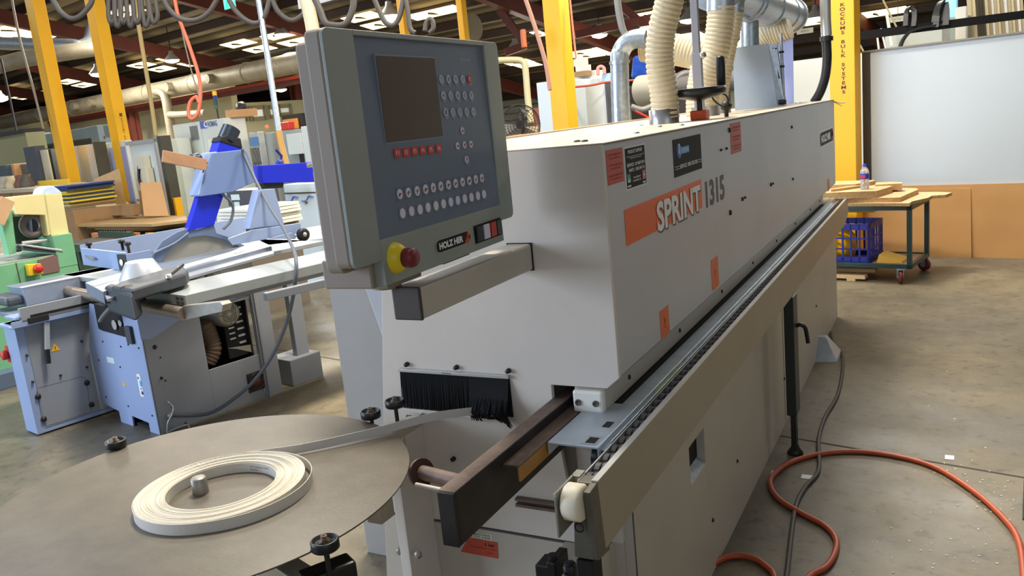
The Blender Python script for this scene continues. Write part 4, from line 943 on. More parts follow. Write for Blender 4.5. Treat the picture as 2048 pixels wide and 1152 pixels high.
# front face with feet cut-outs
s36 = lambda x, y: b(x/3.6, 560+y/3.6, 'y', V0)
fp = [s36(*q) for q in ((640, 165), (985, 260), (1155, 1112), (1090, 1132), (1070, 1030), (950, 980), (965, 1075), (875, 1040), (855, 945), (728, 882), (640, 480))]
fp = [(p[0], max(p[2], 0)) for p in fp]; fp[0] = (fp[0][0], .755); fp[1] = (U1, .72); fp[2] = (U1, 0)
sp_('front_panel', MB().prism(fp, 'y', V0, V0+.012), sawblue, .003)
hole = [b(x, y, 'x', U1) for x, y in ((412, 655), (420, 725), (480, 739), (525, 707), (512, 600), (416, 640))]
hv0, hv1, hz0, hz1 = 2.475, 2.83, .29, .66
mb = MB()
for q in ((V0, hv0, 0, .74), (hv1, V1+.03, 0, .74), (hv0, hv1, 0, hz0), (hv0, hv1, hz1, .74)): mb.box(U1-.012, U1, *q)
sp_('side_panel', mb, sawgrey, .002)
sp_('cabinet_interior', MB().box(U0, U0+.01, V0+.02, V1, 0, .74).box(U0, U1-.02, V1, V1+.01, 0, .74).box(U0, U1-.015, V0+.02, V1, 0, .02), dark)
sp_('side_wing', MB().box(U1+.0, U1+.02, 2.83, 2.95, 0, .72).box(U1+.005, U1+.035, 2.84, 2.86, 0, .72), sawgrey, .002)
sp_('rear_leg', MB().box(U1-.1, U1-.05, 3.15, 3.25, .1, .75).box(U1-.25, U1, 3.05, 3.3, 0, .18), sawgrey, .004)
sp_('apron_curve', MB().prism([(2.10, .70), (2.10, .585), (2.16, .575), (2.32, .63), (2.55, .67), (2.9, .70), (2.9, .75), (2.1, .75)], 'x', U1+.0, U1+.006), sawblue)
# motor, ribs and hose in the opening
mo = b(458, 628, 'x', U1-.02)
sp_('motor_body', MB().lathe((U1-.25, mo[1], mo[2]), [(.085, 0), (.085, .2), (.075, .23), (.06, .235), (.001, .235)], 32, 'x'), caststeel)
g = MB()
for i in range(-5, 6):
    for j in range(-5, 6):
        y, z = i*.011, j*.011
        if .012 < math.hypot(y, z) < .056: g.box(U1-.016, U1-.0145, mo[1]+y-.0035, mo[1]+y+.0035, mo[2]+z-.0035, mo[2]+z+.0035)
sp_('motor_grille', g, blackm)
sp_('inner_hose', hose(MB(), [(U1-.12, 2.56, .56), (U1-.12, 2.58, .46), (U1-.11, 2.58, .38), (U1-.12, 2.53, .30)], .055, .022, .07, 16), mat('hose_brown', (104, 84, 66), .6))
g = MB()
for k in range(9): g.box(U1-.06, U1-.05, 2.68, 2.72, .42+k*.035, .43+k*.035); 
for k in range(7): g.box(U1-.06, U1-.05, 2.74, 2.79, .38+k*.045, .392+k*.045)
sp_('louvre_slots', g, galv)
sp_('belt_cover', MB().box(U1-.08, U1-.06, 2.66, 2.82, .3, .68), blackm)
sp_('inner_bracket', MB().hexa([(U1-.03, 2.64, .38), (U1-.03, 2.80, .36), (U1-.03, 2.80, .31), (U1-.03, 2.70, .36)], [(U1-.026, 2.64, .38), (U1-.026, 2.80, .36), (U1-.026, 2.80, .31), (U1-.026, 2.70, .36)]), caststeel)
pt = b(513, 762, 'x', U1)
po = sp_('dust_port', MB().lathe((U1, pt[1], pt[2]), [(.058, 0), (.058, .012), (.052, .014), (.048, .0)], 28, 'x').box(U1, U1+.006, pt[1]-.065, pt[1]+.065, pt[2]-.062, pt[2]+.062), darkmetal)
part(po, 'port_core', MB().lathe((U1+.006, pt[1], pt[2]), [(.046, 0), (.046, .002), (.001, .002)], 24, 'x'), mat('port_red_brown', (96, 56, 44), .6))
kn = MB()
for (px, py, r) in [(309.7, 694, .014), (323, 756, .01), (331, 761, .006), (321, 715, .005), (343, 815, .004), (371, 846, .006)]:
    p = b(px, py, 'x', U1); kn.lathe(p, [(r, 0), (r*.8, .006), (.001, .008)], 12, 'x')
sp_('side_knob', kn, darkmetal)
kn = MB()
for (px, py) in [(206, 683), (242, 693), (257, 689), (278, 696), (198, 720), (241, 734), (213, 794), (257, 812), (305, 831)]:
    p = b(px, py, 'y', V0); kn.lathe(p, [(.006, 0), (.005, -.005), (.001, -.006)], 10, 'y')
sp_('front_screw', kn, darkmetal)
a, c = s36(672, 175), s36(905, 415)
wp = [s36(*q) for q in ((675, 172), (870, 215), (908, 412), (740, 365), (710, 350))]
sp_('front_window', MB().prism([(p[0], p[2]) for p in wp], 'y', V0-.001, V0+.0), dark)
sp_('window_wheel', MB().lathe(s36(835, 320), [(.03, -.012), (.03, -.006), (.001, -.006)], 20, 'y').lathe(s36(875, 308), [(.02, -.012), (.02, -.006), (.001, -.006)], 16, 'y'), alu)
p = s36(945, 390); sp_('pull_latch', MB().box(p[0]-.035, p[0]+.03, V0-.02, V0, p[2]-.055, p[2]+.05), mat('latch_dark', (50, 54, 60), .5), .004)
p = s36(798, 578); pl_ = sp_('rating_plate', MB().box(p[0]-.05, p[0]+.045, V0-.001, V0, p[2]-.018, p[2]+.018), mat('plate_white_green', (206, 220, 214), .5))
p = s36(892, 742); sp_('warning_triangle', MB().prism([(p[0]-.02, p[2]-.018), (p[0]+.02, p[2]-.018), (p[0], p[2]+.022)], 'y', V0-.0012, V0), mat('warn_yellow', (236, 176, 20), .5))
p = s36(1015, 760); st = sp_('hazard_sticker', MB().prism(rrect(p[0]-.03, p[0]+.012, p[2]-.07, p[2]+.07, .01), 'y', V0-.001, V0), white)
part(st, 'sticker_square', MB().box(p[0]-.006, p[0]+.014, V0-.0016, V0-.001, p[2]-.005, p[2]+.03), inkblue)
part(st, 'sticker_dot', MB().lathe((p[0]-.016, V0-.001, p[2]+.045), [(.008, 0), (.008, -.0008), (.001, -.0008)], 12, 'y').lathe((p[0]-.004, V0-.001, p[2]-.02), [(.006, 0), (.006, -.0008), (.001, -.0008)], 12, 'y').lathe((p[0]+.002, V0-.001, p[2]-.045), [(.012, 0), (.012, -.0008), (.004, -.0008)], 10, 'y'), mat('ink_navy', (30, 50, 110), .5))
# left cabinet
L0, L1, LV = -5.57, -5.39, 1.72
sp_('left_cabinet', MB().box(L0, L1, LV, 2.6, .01, .70).prism([(L0-.02, .70), (L1, .70), (L1, .68), (L0, .68)], 'y', LV-.02, 2.6), sawblue, .004)
cfm = MB().box(L1, L1+.003, LV+.05, 2.19, .04, .67)
sp_('cabinet_side_plate', cfm, sawgrey, .001)
c5 = lambda x, y: b(x/3.6, 560+y/3.6, 'x', L1+.003)
kn = MB()
for (x, y, r) in [(274, 840, .018), (315, 1002, .018), (626, 740, .018), (660, 896, .018), (193, 542, .008), (587, 441, .008), (625, 627, .008), (435, 686, .008), (235, 733, .008), (452, 228, .006)]:
    kn.lathe(c5(x, y), [(r, 0), (r*.8, .01), (.001, .012)], 16, 'x')
sp_('cabinet_knob', kn, darkmetal)
p = c5(396, 485)
wt = sp_('warning_triangle', MB().prism([(p[1]-.026, p[2]-.022), (p[1]+.026, p[2]-.022), (p[1], p[2]+.026)], 'x', L1+.003, L1+.0045), mat('warn_yellow', (236, 176, 20), .5))
text(SW, '!', inkblack, (L1+.0052, p[1], p[2]-.004), .005, .022, '+x')
def seam_rect(pts):
    mb = MB()
    for q0, q1 in zip(pts, pts[1:]): mb.tube([q0, q1], .0012, 4)
    return mb
sp_('door_seam', seam_rect([c5(*q) for q in ((265, 780), (590, 695), (622, 720), (655, 950), (340, 1050), (310, 1030), (265, 800))]), inkgrey)
p0, p1, p2 = [b(x/3.6, 560+y/3.6, 'x', L1+.04) for x, y in ((335, 300), (340, 500), (350, 600))]
lv = sp_('clamp_lever', MB().beam(p0, p1, .02, .03), alu, .003)
part(lv, 'lever_grip', MB().tube([p1, p2], .014, 12), black)
sp_('red_push_button', MB().lathe((L0-.03, LV+.0, .50), [(.022, 0), (.03, -.01), (.03, -.03), (.02, -.035), (.001, -.035)], 20, 'y').box(L0-.05, L0, LV-.002, LV+.05, .45, .55), red)
sp_('cabinet_shelf_rail', MB().box(L1, L1+.06, LV-.03, 2.5, .69, .70).box(L1+.055, L1+.06, LV-.03, 2.5, .70, .73).box(L1-.12, L1+.05, LV, 2.5, .735, .75), sawblue, .002)
sp_('rail_clamp', MB().box(L1+.0, L1+.065, 1.78, 1.9, .70, .735), darkmetal, .004)
# cast table, sliding carriages and rails
sp_('main_table', MB().box(-5.95, -4.95, 2.25, 3.7, .845, .875), sawtop, .003)
sp_('left_carriage', MB().prism([(-5.93, .875), (-5.66, .875), (-5.66, .862), (-5.64, .76), (-5.86, .76), (-5.90, .862)], 'y', 1.90, 3.5).prism([(-5.93, .74), (-5.36, .74), (-5.36, .715), (-5.93, .715)], 'y', 1.78, 2.9), sawalu, .002)
sp_('carriage_line', MB().box(-5.70, -5.66, 1.90, 3.5, .875, .880), white)
sp_('carriage_channel', MB().box(-5.36, -5.33, 1.75, 2.4, .715, .80), sawgrey)
sp_('channel_groove', MB().box(-5.331, -5.328, 1.80, 2.36, .735, .75), dark)
sp_('end_bumper', MB().box(-5.98, -5.68, 1.80, 1.92, .77, .83), mat('bumper_dark', (70, 74, 82), .5), .02)
sp_('sliding_table', MB().box(-4.47, -4.04, 2.10, 3.95, .823, .88), sawtop, .003)
sl = MB()
for z in (.826, .850):
    for u in (-4.12, -4.075): sl.box(u-.016, u+.016, 2.098, 2.10, z, z+.018)
sp_('extrusion_slot', sl, inkgrey)
sp_('table_under_rail', MB().box(-4.47, -4.15, 2.12, 3.9, .78, .822).prism([(-4.16, .822), (-4.06, .822), (-4.10, .79), (-4.15, .79)], 'y', 2.1, 3.9), sawalu, .002)
# saw fence extrusion with the yellow-tinted strip
fe = [b(*q, 'z', .93) for q in ((205, 583), (170, 565), (505, 474), (543, 492))]
sp_('carriage_extrusion', MB().hexa([(q[0], q[1], .86) for q in fe], [(q[0], q[1], .93) for q in fe]), sawalu, .003)
fe2 = [b(*q, 'z', .932) for q in ((212, 580), (200, 576), (488, 496), (492, 501))]
sp_('measuring_strip', MB().hexa([(q[0], q[1], .930) for q in fe2], [(q[0], q[1], .932) for q in fe2]), mat('strip_pale_yellow', (240, 232, 184), .5))
fe2 = [b(*q, 'z', .932) for q in ((190, 572), (184, 569), (500, 479), (504, 483))]
sp_('measuring_strip', MB().hexa([(q[0], q[1], .930) for q in fe2], [(q[0], q[1], .932) for q in fe2]), sawalu)
fe3 = [b(*q, 'z', .90) for q in ((215, 600), (206, 586), (543, 494), (548, 508))]
sp_('track_slot', MB().hexa([(q[0], q[1], .89) for q in fe3], [(q[0], q[1], .905) for q in fe3]), sawgrey)
# black cross-slide clamp bar with lever and round base
clg = mat('clamp_grey', (46, 50, 58), .5)
def bq(px, py, z): q = b(px, py, 'z', z); return (q[0], q[1])
sp_('fence_clamp', MB().prism([bq(*k_, .965) for k_ in ((222, 572), (240, 563), (350, 532), (368, 533), (376, 541), (370, 547), (262, 579))], 'z', .90, .965), clg, .012)
sp_('clamp_head', MB().prism([bq(*k_, .945) for k_ in ((208, 574), (222, 566), (276, 578), (262, 590))], 'z', .805, .95), clg, .018)
c = b(264, 579, 'x', bq(268, 584, .93)[0]); sp_('clamp_knob', MB().lathe((c[0], c[1]-.02, c[2]), [(.001, -.03), (.024, -.03), (.028, -.02), (.028, .02)], 20, 'y'), darkmetal)
c = bq(338, 556, .965); e_ = bq(366, 530, 1.0)
sp_('clamp_handle', MB().tube([(c[0], c[1], .975), (e_[0], e_[1], 1.0)], .009, 8), black)
sp_('handle_pivot', MB().lathe((c[0], c[1], .965), [(.016, 0), (.016, .02), (.001, .022)], 12), alu)
sp_('hook_lever', MB().tube(smooth_path([b(*k_, 'y', 2.02) for k_ in ((232, 607), (222, 615), (208, 630), (200, 642))]), .012, 10), mat('lever_grey', (110, 108, 104), .5))
c = bq(285, 556, .93)
sp_('round_base', MB().lathe((c[0], c[1], .93), [(.125, 0), (.112, .03), (.078, .095), (.074, .10), (.001, .104)], 32), mat('base_silver', (196, 202, 210), .35, .4))
# round guide tube
a, c = b(112, 577, 'z', .80), b(368, 627, 'z', .80)
sp_('guide_tube', MB().cyl(a, c, .032, 20), mat('tube_brown_steel', (150, 134, 118), .4, .6, noise=.2, scale=20))
q = [b(*k_, 'y', c[1]) for k_ in ((365, 612), (440, 604), (446, 610), (444, 624), (425, 628), (365, 642))]
sp_('tube_bracket', MB().prism([(k_[0], k_[2]) for k_ in q], 'y', c[1], c[1]+.05), caststeel, .003)
q = b(560, 618, 'z', .80)
sp_('far_tube', MB().beam(b(530, 594, 'z', .80), b(670, 561, 'z', .80), .04, .045), sawgrey, .004)
# fence plate with orange-knob strip and black plate, rear fence plates
q = [b(*k_, 'z', .875) for k_ in ((168, 530), (257, 543))]
u0_, v0_ = q[0][0], q[0][1]
a = b(164, 505, 'y', v0_); c = b(262, 536, 'y', v0_+.02)
sp_('rip_fence_end', MB().hexa([(q[0][0], q[0][1], .875), (q[1][0], q[1][1], .875), (q[1][0]-.02, q[1][1]+.02, .875), (q[0][0]-.02, q[0][1]+.02, .875)], [(q[0][0], q[0][1], 1.0), (q[1][0], q[1][1], 1.0), (q[1][0]-.02, q[1][1]+.02, 1.0), (q[0][0]-.02, q[0][1]+.02, 1.0)]), sawblue, .003)
ue, ve = q[1][0], q[1][1]
sp_('fence_black_plate', MB().hexa([(ue-.10, ve-.012+.0, .88), (ue+.005, ve-.003, .88), (ue+.005, ve-.001, .88), (ue-.10, ve-.01, .88)], [(ue-.10, ve-.012, .99), (ue+.005, ve-.003, .99), (ue+.005, ve-.001, .99), (ue-.10, ve-.01, .99)]), black)
VE_ = b(304, 520, 'x', ue)[1]
sp_('fence_rail_long', MB().hexa([(ue-.0, ve, .875), (ue+.012, ve, .875), (ue+.012, VE_, .875), (ue, VE_, .875)], [(ue, ve, .99), (ue+.012, ve, .99), (ue+.012, VE_, .99), (ue, VE_, .99)]), sawblue, .002)
sp_('fence_back_rail', MB().box(u0_-.01, u0_+.0, v0_, 3.9, .875, 1.02), sawblue, .002)
sp_('plate_dot', MB().lathe((ue-.05, ve-.012, .935), [(.022, 0), (.022, -.003), (.001, -.003)], 16, 'y'), white)
for (px, py) in ((173, 497), (251, 497), (239, 492)):
    c = b(px, py, 'z', 1.0); sp_('fence_knob', MB().lathe((c[0], c[1]+.02, .985), [(.01, -.02), (.01, .03), (.022, .035), (.024, .055), (.001, .06)], 14), darkmetal)
c = b(205, 527, 'y', v0_-.01); sp_('fence_slot', MB().beam((q[0][0]+.06, v0_-.0, .945), (q[0][0]+.30, v0_+(ve-v0_)*.7, .935), .01, .02), galv)
# blade guard arc with blade cover, riving arm and hood (they stand in one upright plane along the blade)
UB_ = -5.15
def g2(px, py, u=UB_): p = b(px, py, 'x', u); return (p[1], p[2])
outer = [g2(*k_) for k_ in ((300, 533), (306, 505), (322, 482), (352, 464), (381, 454), (390, 460), (425, 450), (430, 466), (456, 475), (480, 488), (500, 497))]
inner_ = [g2(*k_) for k_ in ((485, 498), (462, 486), (440, 478), (410, 471), (380, 474), (350, 487), (330, 505), (316, 530))]
sp_('blade_guard_arc', MB().prism(outer+inner_, 'x', UB_, UB_+.02), mat('guard_steel_blue', (96, 110, 140), .45), .002)
cov = [g2(*k_) for k_ in ((316, 530), (330, 505), (350, 487), (380, 474), (410, 471), (440, 478), (462, 486), (485, 498))]
sp_('blade_cover', MB().prism(cov, 'x', UB_-.004, UB_+.004), mat('cover_beige_grey', (140, 138, 130), .5))
sp_('guard_loop', MB().tube(smooth_path([(UB_+.03, *g2(*k_)) for k_ in ((318, 530), (303, 522), (302, 508), (316, 500), (345, 486), (372, 466))]), .008, 8), mat('guard_steel_blue', (96, 110, 140), .45))
arm = [g2(*k_) for k_ in ((372, 462), (393, 394), (446, 380), (424, 450))]
sp_('guard_arm_post', MB().prism(arm, 'x', UB_-.03, UB_+.03), royal, .003)
hd = [g2(*k_, UB_+.07) for k_ in ((402, 391), (412, 352), (425, 306), (486, 299), (494, 302), (503, 325), (514, 362), (466, 384), (402, 393))]
sp_('guard_hood', MB().prism(hd, 'x', UB_-.06, UB_+.07), mat('hood_blue', (108, 130, 176), .45, noise=.03), .004)
hd2 = [g2(*k_) for k_ in ((388, 391), (398, 350), (412, 306), (425, 304), (408, 352), (397, 391))]
sp_('hood_side_plate', MB().prism(hd2, 'x', UB_-.07, UB_+.06), sawblue, .004)
sp_('hood_slot', MB().prism([g2(*k_, UB_+.071) for k_ in ((413, 325), (416, 324), (407, 345), (404, 346))], 'x', UB_+.0705, UB_+.072), dark)
up = [g2(*k_) for k_ in ((425, 306), (432, 282), (474, 298), (472, 301))]
sp_('hose_neck', MB().prism([g2(*k_) for k_ in ((424, 308), (433, 281), (476, 298), (474, 303))], 'x', UB_-.05, UB_+.05), royal, .003)
sp_('hose_adapter', MB().prism([g2(*k_) for k_ in ((430, 284), (434, 275), (450, 270), (473, 278), (477, 298))], 'x', UB_-.055, UB_+.055), blackm, .006)
a, c = b(452, 282, 'x', UB_), b(463, 257, 'x', UB_)
sp_('suction_port', MB().tube([a, c], .062, 24), mat('port_dark_blue', (36, 44, 58), .3))
sp_('port_mouth', MB().tube([c, c+(c-a)*.03], .052, 24), dark)
c = b(391, 317, 'x', UB_); sp_('hood_knob', MB().lathe(c, [(.02, -.04), (.032, -.03), (.034, .02), (.02, .04), (.001, .042)], 18, 'y'), mat('knob_navy', (30, 36, 60), .4))
a, c = b(517, 347, 'x', UB_), b(700, 341, 'x', UB_)
ba = [g2(*k_) for k_ in ((515, 331), (720, 318), (725, 362), (518, 367))]
sp_('overhead_arm', MB().prism(ba, 'x', UB_-.05, UB_+.05), royal, .004)
sp_('arm_bracket', MB().prism([g2(*k_) for k_ in ((520, 366), (562, 364), (560, 376), (527, 378))], 'x', UB_-.04, UB_+.04), black, .006)
a = b(560, 326, 'x', UB_); sp_('arm_lock', MB().tube([a, b(563, 312, 'x', UB_), b(552, 299, 'x', UB_)], .011, 10).lathe((a[0], a[1], a[2]-.02), [(.03, 0), (.03, .03), (.012, .05), (.001, .05)], 14), mat('lock_navy', (34, 44, 120), .4))
# support column of the rear fence
co_ = [b(*k_, 'x', UB_+.3)[1:] for k_ in ((521, 380), (553, 377), (572, 450), (502, 458))]
sp_('support_column', MB().prism([(k_[0], k_[1]) for k_ in co_], 'x', UB_+.2, UB_+.28), sawblue, .003)
fe = [b(*k_, 'z', .90) for k_ in ((490, 490), (602, 460))]
sp_('rear_fence_plate', MB().prism([b(*k_, 'x', UB_+.35)[1:] for k_ in ((458, 477), (505, 460), (601, 446), (604, 466), (560, 474), (468, 490))], 'x', UB_+.33, UB_+.35), sawblue, .002)
c = b(602, 469, 'x', UB_+.4)
rw = sp_('fence_wheel', MB().lathe((c[0], c[1], c[2]), [(.012, 0), (.038, .0), (.044, .008), (.044, .04), (.036, .046), (.001, .046)], 24, 'x'), black)
part(rw, 'wheel_hub', MB().lathe((c[0]+.046, c[1], c[2]), [(.016, 0), (.012, .006), (.001, .006)], 14, 'x'), alu)
sp_('wheel_arm', MB().prism([b(*k_, 'x', UB_+.39)[1:] for k_ in ((535, 478), (585, 465), (594, 472), (590, 478))], 'x', UB_+.37, UB_+.39), sawblue, .001)
sp_('far_table', MB().hexa([b(*k_, 'z', .84) for k_ in ((470, 498), (480, 480), (700, 440), (700, 470))], [b(*k_, 'z', .875) for k_ in ((470, 498), (480, 480), (700, 440), (700, 470))]), sawtop, .002)
# guard cable: over the hood and down to the cabinet
P_ = [b(485, 298, 'x', UB_+.09), b(490, 315, 'x', UB_+.1), b(512, 362, 'x', UB_+.2), b(540, 415, 'x', UB_+.4), b(566, 455, 'x', -4.5), b(583, 490, 'x', -4.2), b(592, 520, 'x', -4.0), b(590, 570, 'x', -3.98), b(575, 640, 'x', -4.1), b(545, 710, 'x', -4.25), b(505, 765, 'x', -4.4), b(460, 803, 'x', -4.5), b(420, 826, 'x', -4.56), b(375, 831, 'x', -4.6), b(338, 830, 'x', U1)]
sp_('guard_cable', MB().tube(smooth_path(P_, 10), .011, 10), mat('cable_blue_grey', (92, 98, 108), .5))
sp_('lower_cable', MB().tube(smooth_path([b(443, 386, 'x', UB_+.05), b(465, 410, 'x', UB_+.05), b(462, 440, 'x', UB_+.05), b(447, 458, 'x', UB_+.05)]), .01, 8), mat('cable_blue_grey', (92, 98, 108), .5))
p = b(337, 830, 'x', U1); sp_('cable_gland', MB().lathe(p, [(.016, 0), (.016, .02), (.01, .03), (.001, .03)], 8, 'x'), alu)
sp_('thin_cable', MB().tube(smooth_path([b(335, 803, 'x', U1+.01), b(345, 812, 'x', U1+.03), b(345, 826, 'x', U1+.04), b(336, 845, 'x', U1+.03), b(334, 864, 'x', U1+.02)]), .004, 6), alu)
sp_('thin_cable', MB().tube(smooth_path([b(333, 866, 'x', U1+.02), b(360, 853, 'x', U1+.04), b(376, 850, 'x', U1+.04), b(378, 860, 'x', U1+.05)]), .004, 6), alu)

# stray wooden strip held at the saw hood
a, c = b(325, 312, 'x', UB_+.09), b(412, 330, 'x', UB_+.09)
solo('wooden_offcut', 'brown wooden strip sticking out of the saw hood', 'wood strip', MB().beam(a, c, .02, .075), mat('offcut_brown', (172, 130, 98), .6, noise=.12, scale=14), a, 'B', .002)

# ================================================================== GREEN MACHINE at the left edge
gb = at(160, 540, 'z', .9, 'B')
GU = -7.0
def g_(px, py, u=GU): p = b(px, py, 'x', u); return (p[1], p[2])
GM = thing('green_moulder', 'green woodworking machine with a cream yellow belt cover and red stop button', 'machine', (GU, 2.4, 0), 'B')
bt = [g_(*k_) for k_ in ((-60, 545), (110, 510), (154, 494), (162, 524), (-60, 600))]
zt = g_(110, 512)[1]; ve_ = g_(154, 520)[0]
part(GM, 'body', MB().box(GU-.9, GU, .3, ve_, 0, zt), green, .004)
part(GM, 'body_top', MB().box(GU-.9, GU-.01, .3, g_(110, 512)[0], zt, zt+.012), mat('top_grey_green', (160, 168, 148), .5, noise=.15))
v_ = g_(113, 512)[0]
part(GM, 'raised_end', MB().box(GU-.7, GU+.004, v_, ve_, zt-.1, zt+.16), green, .004)
a, c = g_(77, 519), g_(118, 545)
part(GM, 'brown_plate', MB().prism([g_(*k_) for k_ in ((75, 520), (114, 509), (119, 542), (84, 549))], 'x', GU+.002, GU+.01), mat('plate_maroon', (120, 92, 88), .6))
p = g_(68, 540)
part(GM, 'stop_box', MB().prism([g_(*k_, GU+.05) for k_ in ((53, 529), (80, 527), (85, 547), (57, 552))], 'x', GU+.01, GU+.07), mat('box_yellow', (240, 200, 40), .45), .004)
c = b(75, 537, 'x', GU+.07); part(GM, 'stop_button', MB().lathe(c, [(.034, 0), (.034, .03), (.024, .045), (.001, .045)], 20, 'x'), red)
part(GM, 'body_seam', MB().box(GU, GU+.003, g_(36, 545)[0]-.004, g_(36, 545)[0]+.004, .1, zt), inkgrey)
part(GM, 'green_column', MB().prism([g_(*k_, GU-.1) for k_ in ((0, 430), (10, 420), (24, 508), (34, 505), (22, 418), (12, 418), (5, 445), (20, 510))][:1]+[g_(*k_, GU-.1) for k_ in ((4, 445), (14, 420), (24, 424), (33, 506), (18, 510))], 'x', GU-.2, GU-.1), green, .004)
part(GM, 'motor_block', MB().prism([g_(*k_, GU-.3) for k_ in ((22, 432), (90, 430), (97, 472), (34, 500))], 'x', GU-.5, GU-.3), dgreen, .01)
part(GM, 'feed_motor_plate', MB().prism([g_(*k_, GU-.22) for k_ in ((62, 431), (92, 428), (97, 471), (66, 474))], 'x', GU-.3, GU-.22), cabdark, .004)
c = b(64, 451, 'x', GU-.2); part(GM, 'cutter_ring', MB().lathe(c, [(.05, 0), (.10, 0), (.10, .04), (.05, .04), (.05, 0)], 28, 'x'), mat('ring_grey', (120, 112, 110), .5, .3))
cv = [g_(*k_, GU-.05) for k_ in ((24, 394), (92, 387), (103, 468), (97, 472), (90, 430), (33, 429))]
part(GM, 'belt_cover_side', MB().prism(cv, 'x', GU-.25, GU-.05), yelcream, .004)
cv = [g_(*k_, GU-.04) for k_ in ((90, 388), (124, 387), (141, 481), (118, 483), (114, 470), (103, 472))]
part(GM, 'belt_cover_front', MB().prism(cv, 'x', GU-.2, GU-.04), yelcream, .006)
part(GM, 'dark_panel', MB().prism([g_(*k_, GU-.3) for k_ in ((-20, 398), (24, 395), (28, 412), (-20, 414))], 'x', GU-.34, GU-.3), cabdark)
part(GM, 'green_crossbar', MB().prism([g_(*k_, GU-.28) for k_ in ((-20, 410), (26, 408), (28, 418), (-20, 424))], 'x', GU-.32, GU-.28), green)
part(GM, 'belt_handle', MB().tube(smooth_path([(GU-.1, *g_(*k_, GU-.1)) for k_ in ((44, 486), (60, 484), (80, 482), (94, 480), (98, 474))]), .014, 8), alu)
part(GM, 'feed_table', MB().hexa([(GU-.3, *g_(*k_, GU-.1)) for k_ in ((46, 492), (124, 503), (128, 508), (48, 500))], [(GU+.0, *g_(*k_, GU+.0)) for k_ in ((46, 492), (124, 503), (128, 508), (48, 500))]), mat('feed_dark', (60, 58, 62), .5))
part(GM, 'feed_edge', MB().hexa([(GU-.3, *g_(*k_, GU-.1)) for k_ in ((44, 488), (124, 497), (127, 503), (46, 492))], [(GU+.01, *g_(*k_, GU+.01)) for k_ in ((44, 488), (124, 499), (127, 504), (46, 492))]), alu, .003)
part(GM, 'base_plinth', MB().box(GU-.9, GU+.15, -.5, ve_-.2, 0, .12), mat('plinth_blue', (92, 108, 130), .5), .004)
a, c = b(-6, 446, 'x', GU+.02), b(16, 398, 'x', GU+.02)
solo('wooden_offcut', 'pale wooden batten leaning on the green machine at the left edge', 'wood strip', MB().beam(a, c, .02, .10), mat('batten_pale', (206, 164, 122), .6, noise=.1), a, 'B', .002)
c = b(100, 387, 'x', GU-.1)
p = [g_(*k_, GU-.1) for k_ in ((78, 389), (82, 378), (92, 372), (103, 373), (113, 380), (120, 387))]
solo('face_shield', 'pale blue curved visor lying on the cream belt cover', 'visor', MB().prism(p, 'x', GU-.24, GU-.05), cloth, (GU-.1, p[0][0], p[0][1]), 'B', .006)

# ================================================================== YELLOW CRANE POSTS
def post(label, xe, ye, dep, w1, w2, zt=4.2, txt=None):
    C = atd(xe, ye, dep)
    o = thing('yellow_post', label, 'post', (C[0], C[1], 0), 'B')
    part(o, 'post_shaft', MB().box(C[0]-w1, C[0], C[1], C[1]+w2, 0, zt), yellow, .006)
    part(o, 'base_plate', MB().box(C[0]-w1-.06, C[0]+.06, C[1]-.06, C[1]+w2+.06, 0, .015), yellow)
    if txt == 'front':
        zs = [at(1688, y, 'y', C[1], 'B')[2] for y in (5, 187)]; x = at(1687, 100, 'y', C[1], 'B')[0]
        t = text(o, '\n'.join('KOCKUMS BULK SYSTEMS'), inkred and mat('post_lettering', (92, 42, 20), .5), (x-.004, C[1]-.001, sum(zs)/2), .05, zs[0]-zs[1], '-y', bold=.03)
        e0, e1 = at(1681, 1, 'y', C[1], 'B'), at(1681, -14, 'y', C[1], 'B')
        part(o, 'post_emblem', MB().box(x-.03, x+.02, C[1]-.0015, C[1], zs[0]+.03, zs[0]+.07), mat('post_lettering', (92, 42, 20), .5))
    if txt == 'side':
        zs = [at(x_, y, 'x', C[0], 'B')[2] for x_, y in ((243, 236), (259, 322))]; v = at(251, 280, 'x', C[0], 'B')[1]
        text(o, '\n'.join('KOCKUMS BULK SYSTEMS'), mat('post_lettering2', (110, 70, 20), .5), (C[0]+.001, v, sum(zs)/2), .03, zs[0]-zs[1], '+x', bold=.03)
        p = at(240, 229, 'x', C[0], 'B'); part(o, 'post_emblem', MB().box(C[0], C[0]+.001, v-.022, v+.022, p[2]-.03, p[2]+.02), mat('post_lettering2', (110, 70, 20), .5))
    return o
post('leftmost tall yellow steel post, standing behind the green machine', 64, 0, 11.7, .26, .175)
post('yellow steel post lettered small, beside the leaning brown boards', 185, 0, 11.7, .26, .175, txt='side')
post('thin yellow post right of the high-bay lamp, above the control panel', 808, 50, 13.5, .12, .12, 4.0)
post('thin yellow post rising above the right part of the control panel', 928, 60, 13.5, .12, .12, 4.0)
post('yellow steel post behind the bander, between the fan and the stacked boxes', 1117, 0, 8.0, .20, .17)
post('large yellow steel post with vertical dark lettering at the end of the bander', 1708, 20, 7.4, .228, .17, 3.4, txt='front')
c = atd(790, -30, 13.5)
solo('crane_rail', 'dark blue overhead rail joining the two thin yellow posts', 'rail', MB().box(c[0]-3, c[0]+4, c[1]+.3, c[1]+.45, 4.05, 4.3), cabdark, c, 'B')
c = atd(459, 6, 16); sg = thing('exit_sign', 'small green exit sign hanging from the roof', 'sign', c, 'B')
part(sg, 'sign_panel', MB().box(c[0]-.17, c[0]+.17, c[1]-.02, c[1]+.02, c[2]-.1, c[2]+.1), signgreen)
part(sg, 'sign_pictogram', MB().box(c[0]+.02, c[0]+.14, c[1]-.024, c[1]-.02, c[2]-.07, c[2]+.07), inkwhite)
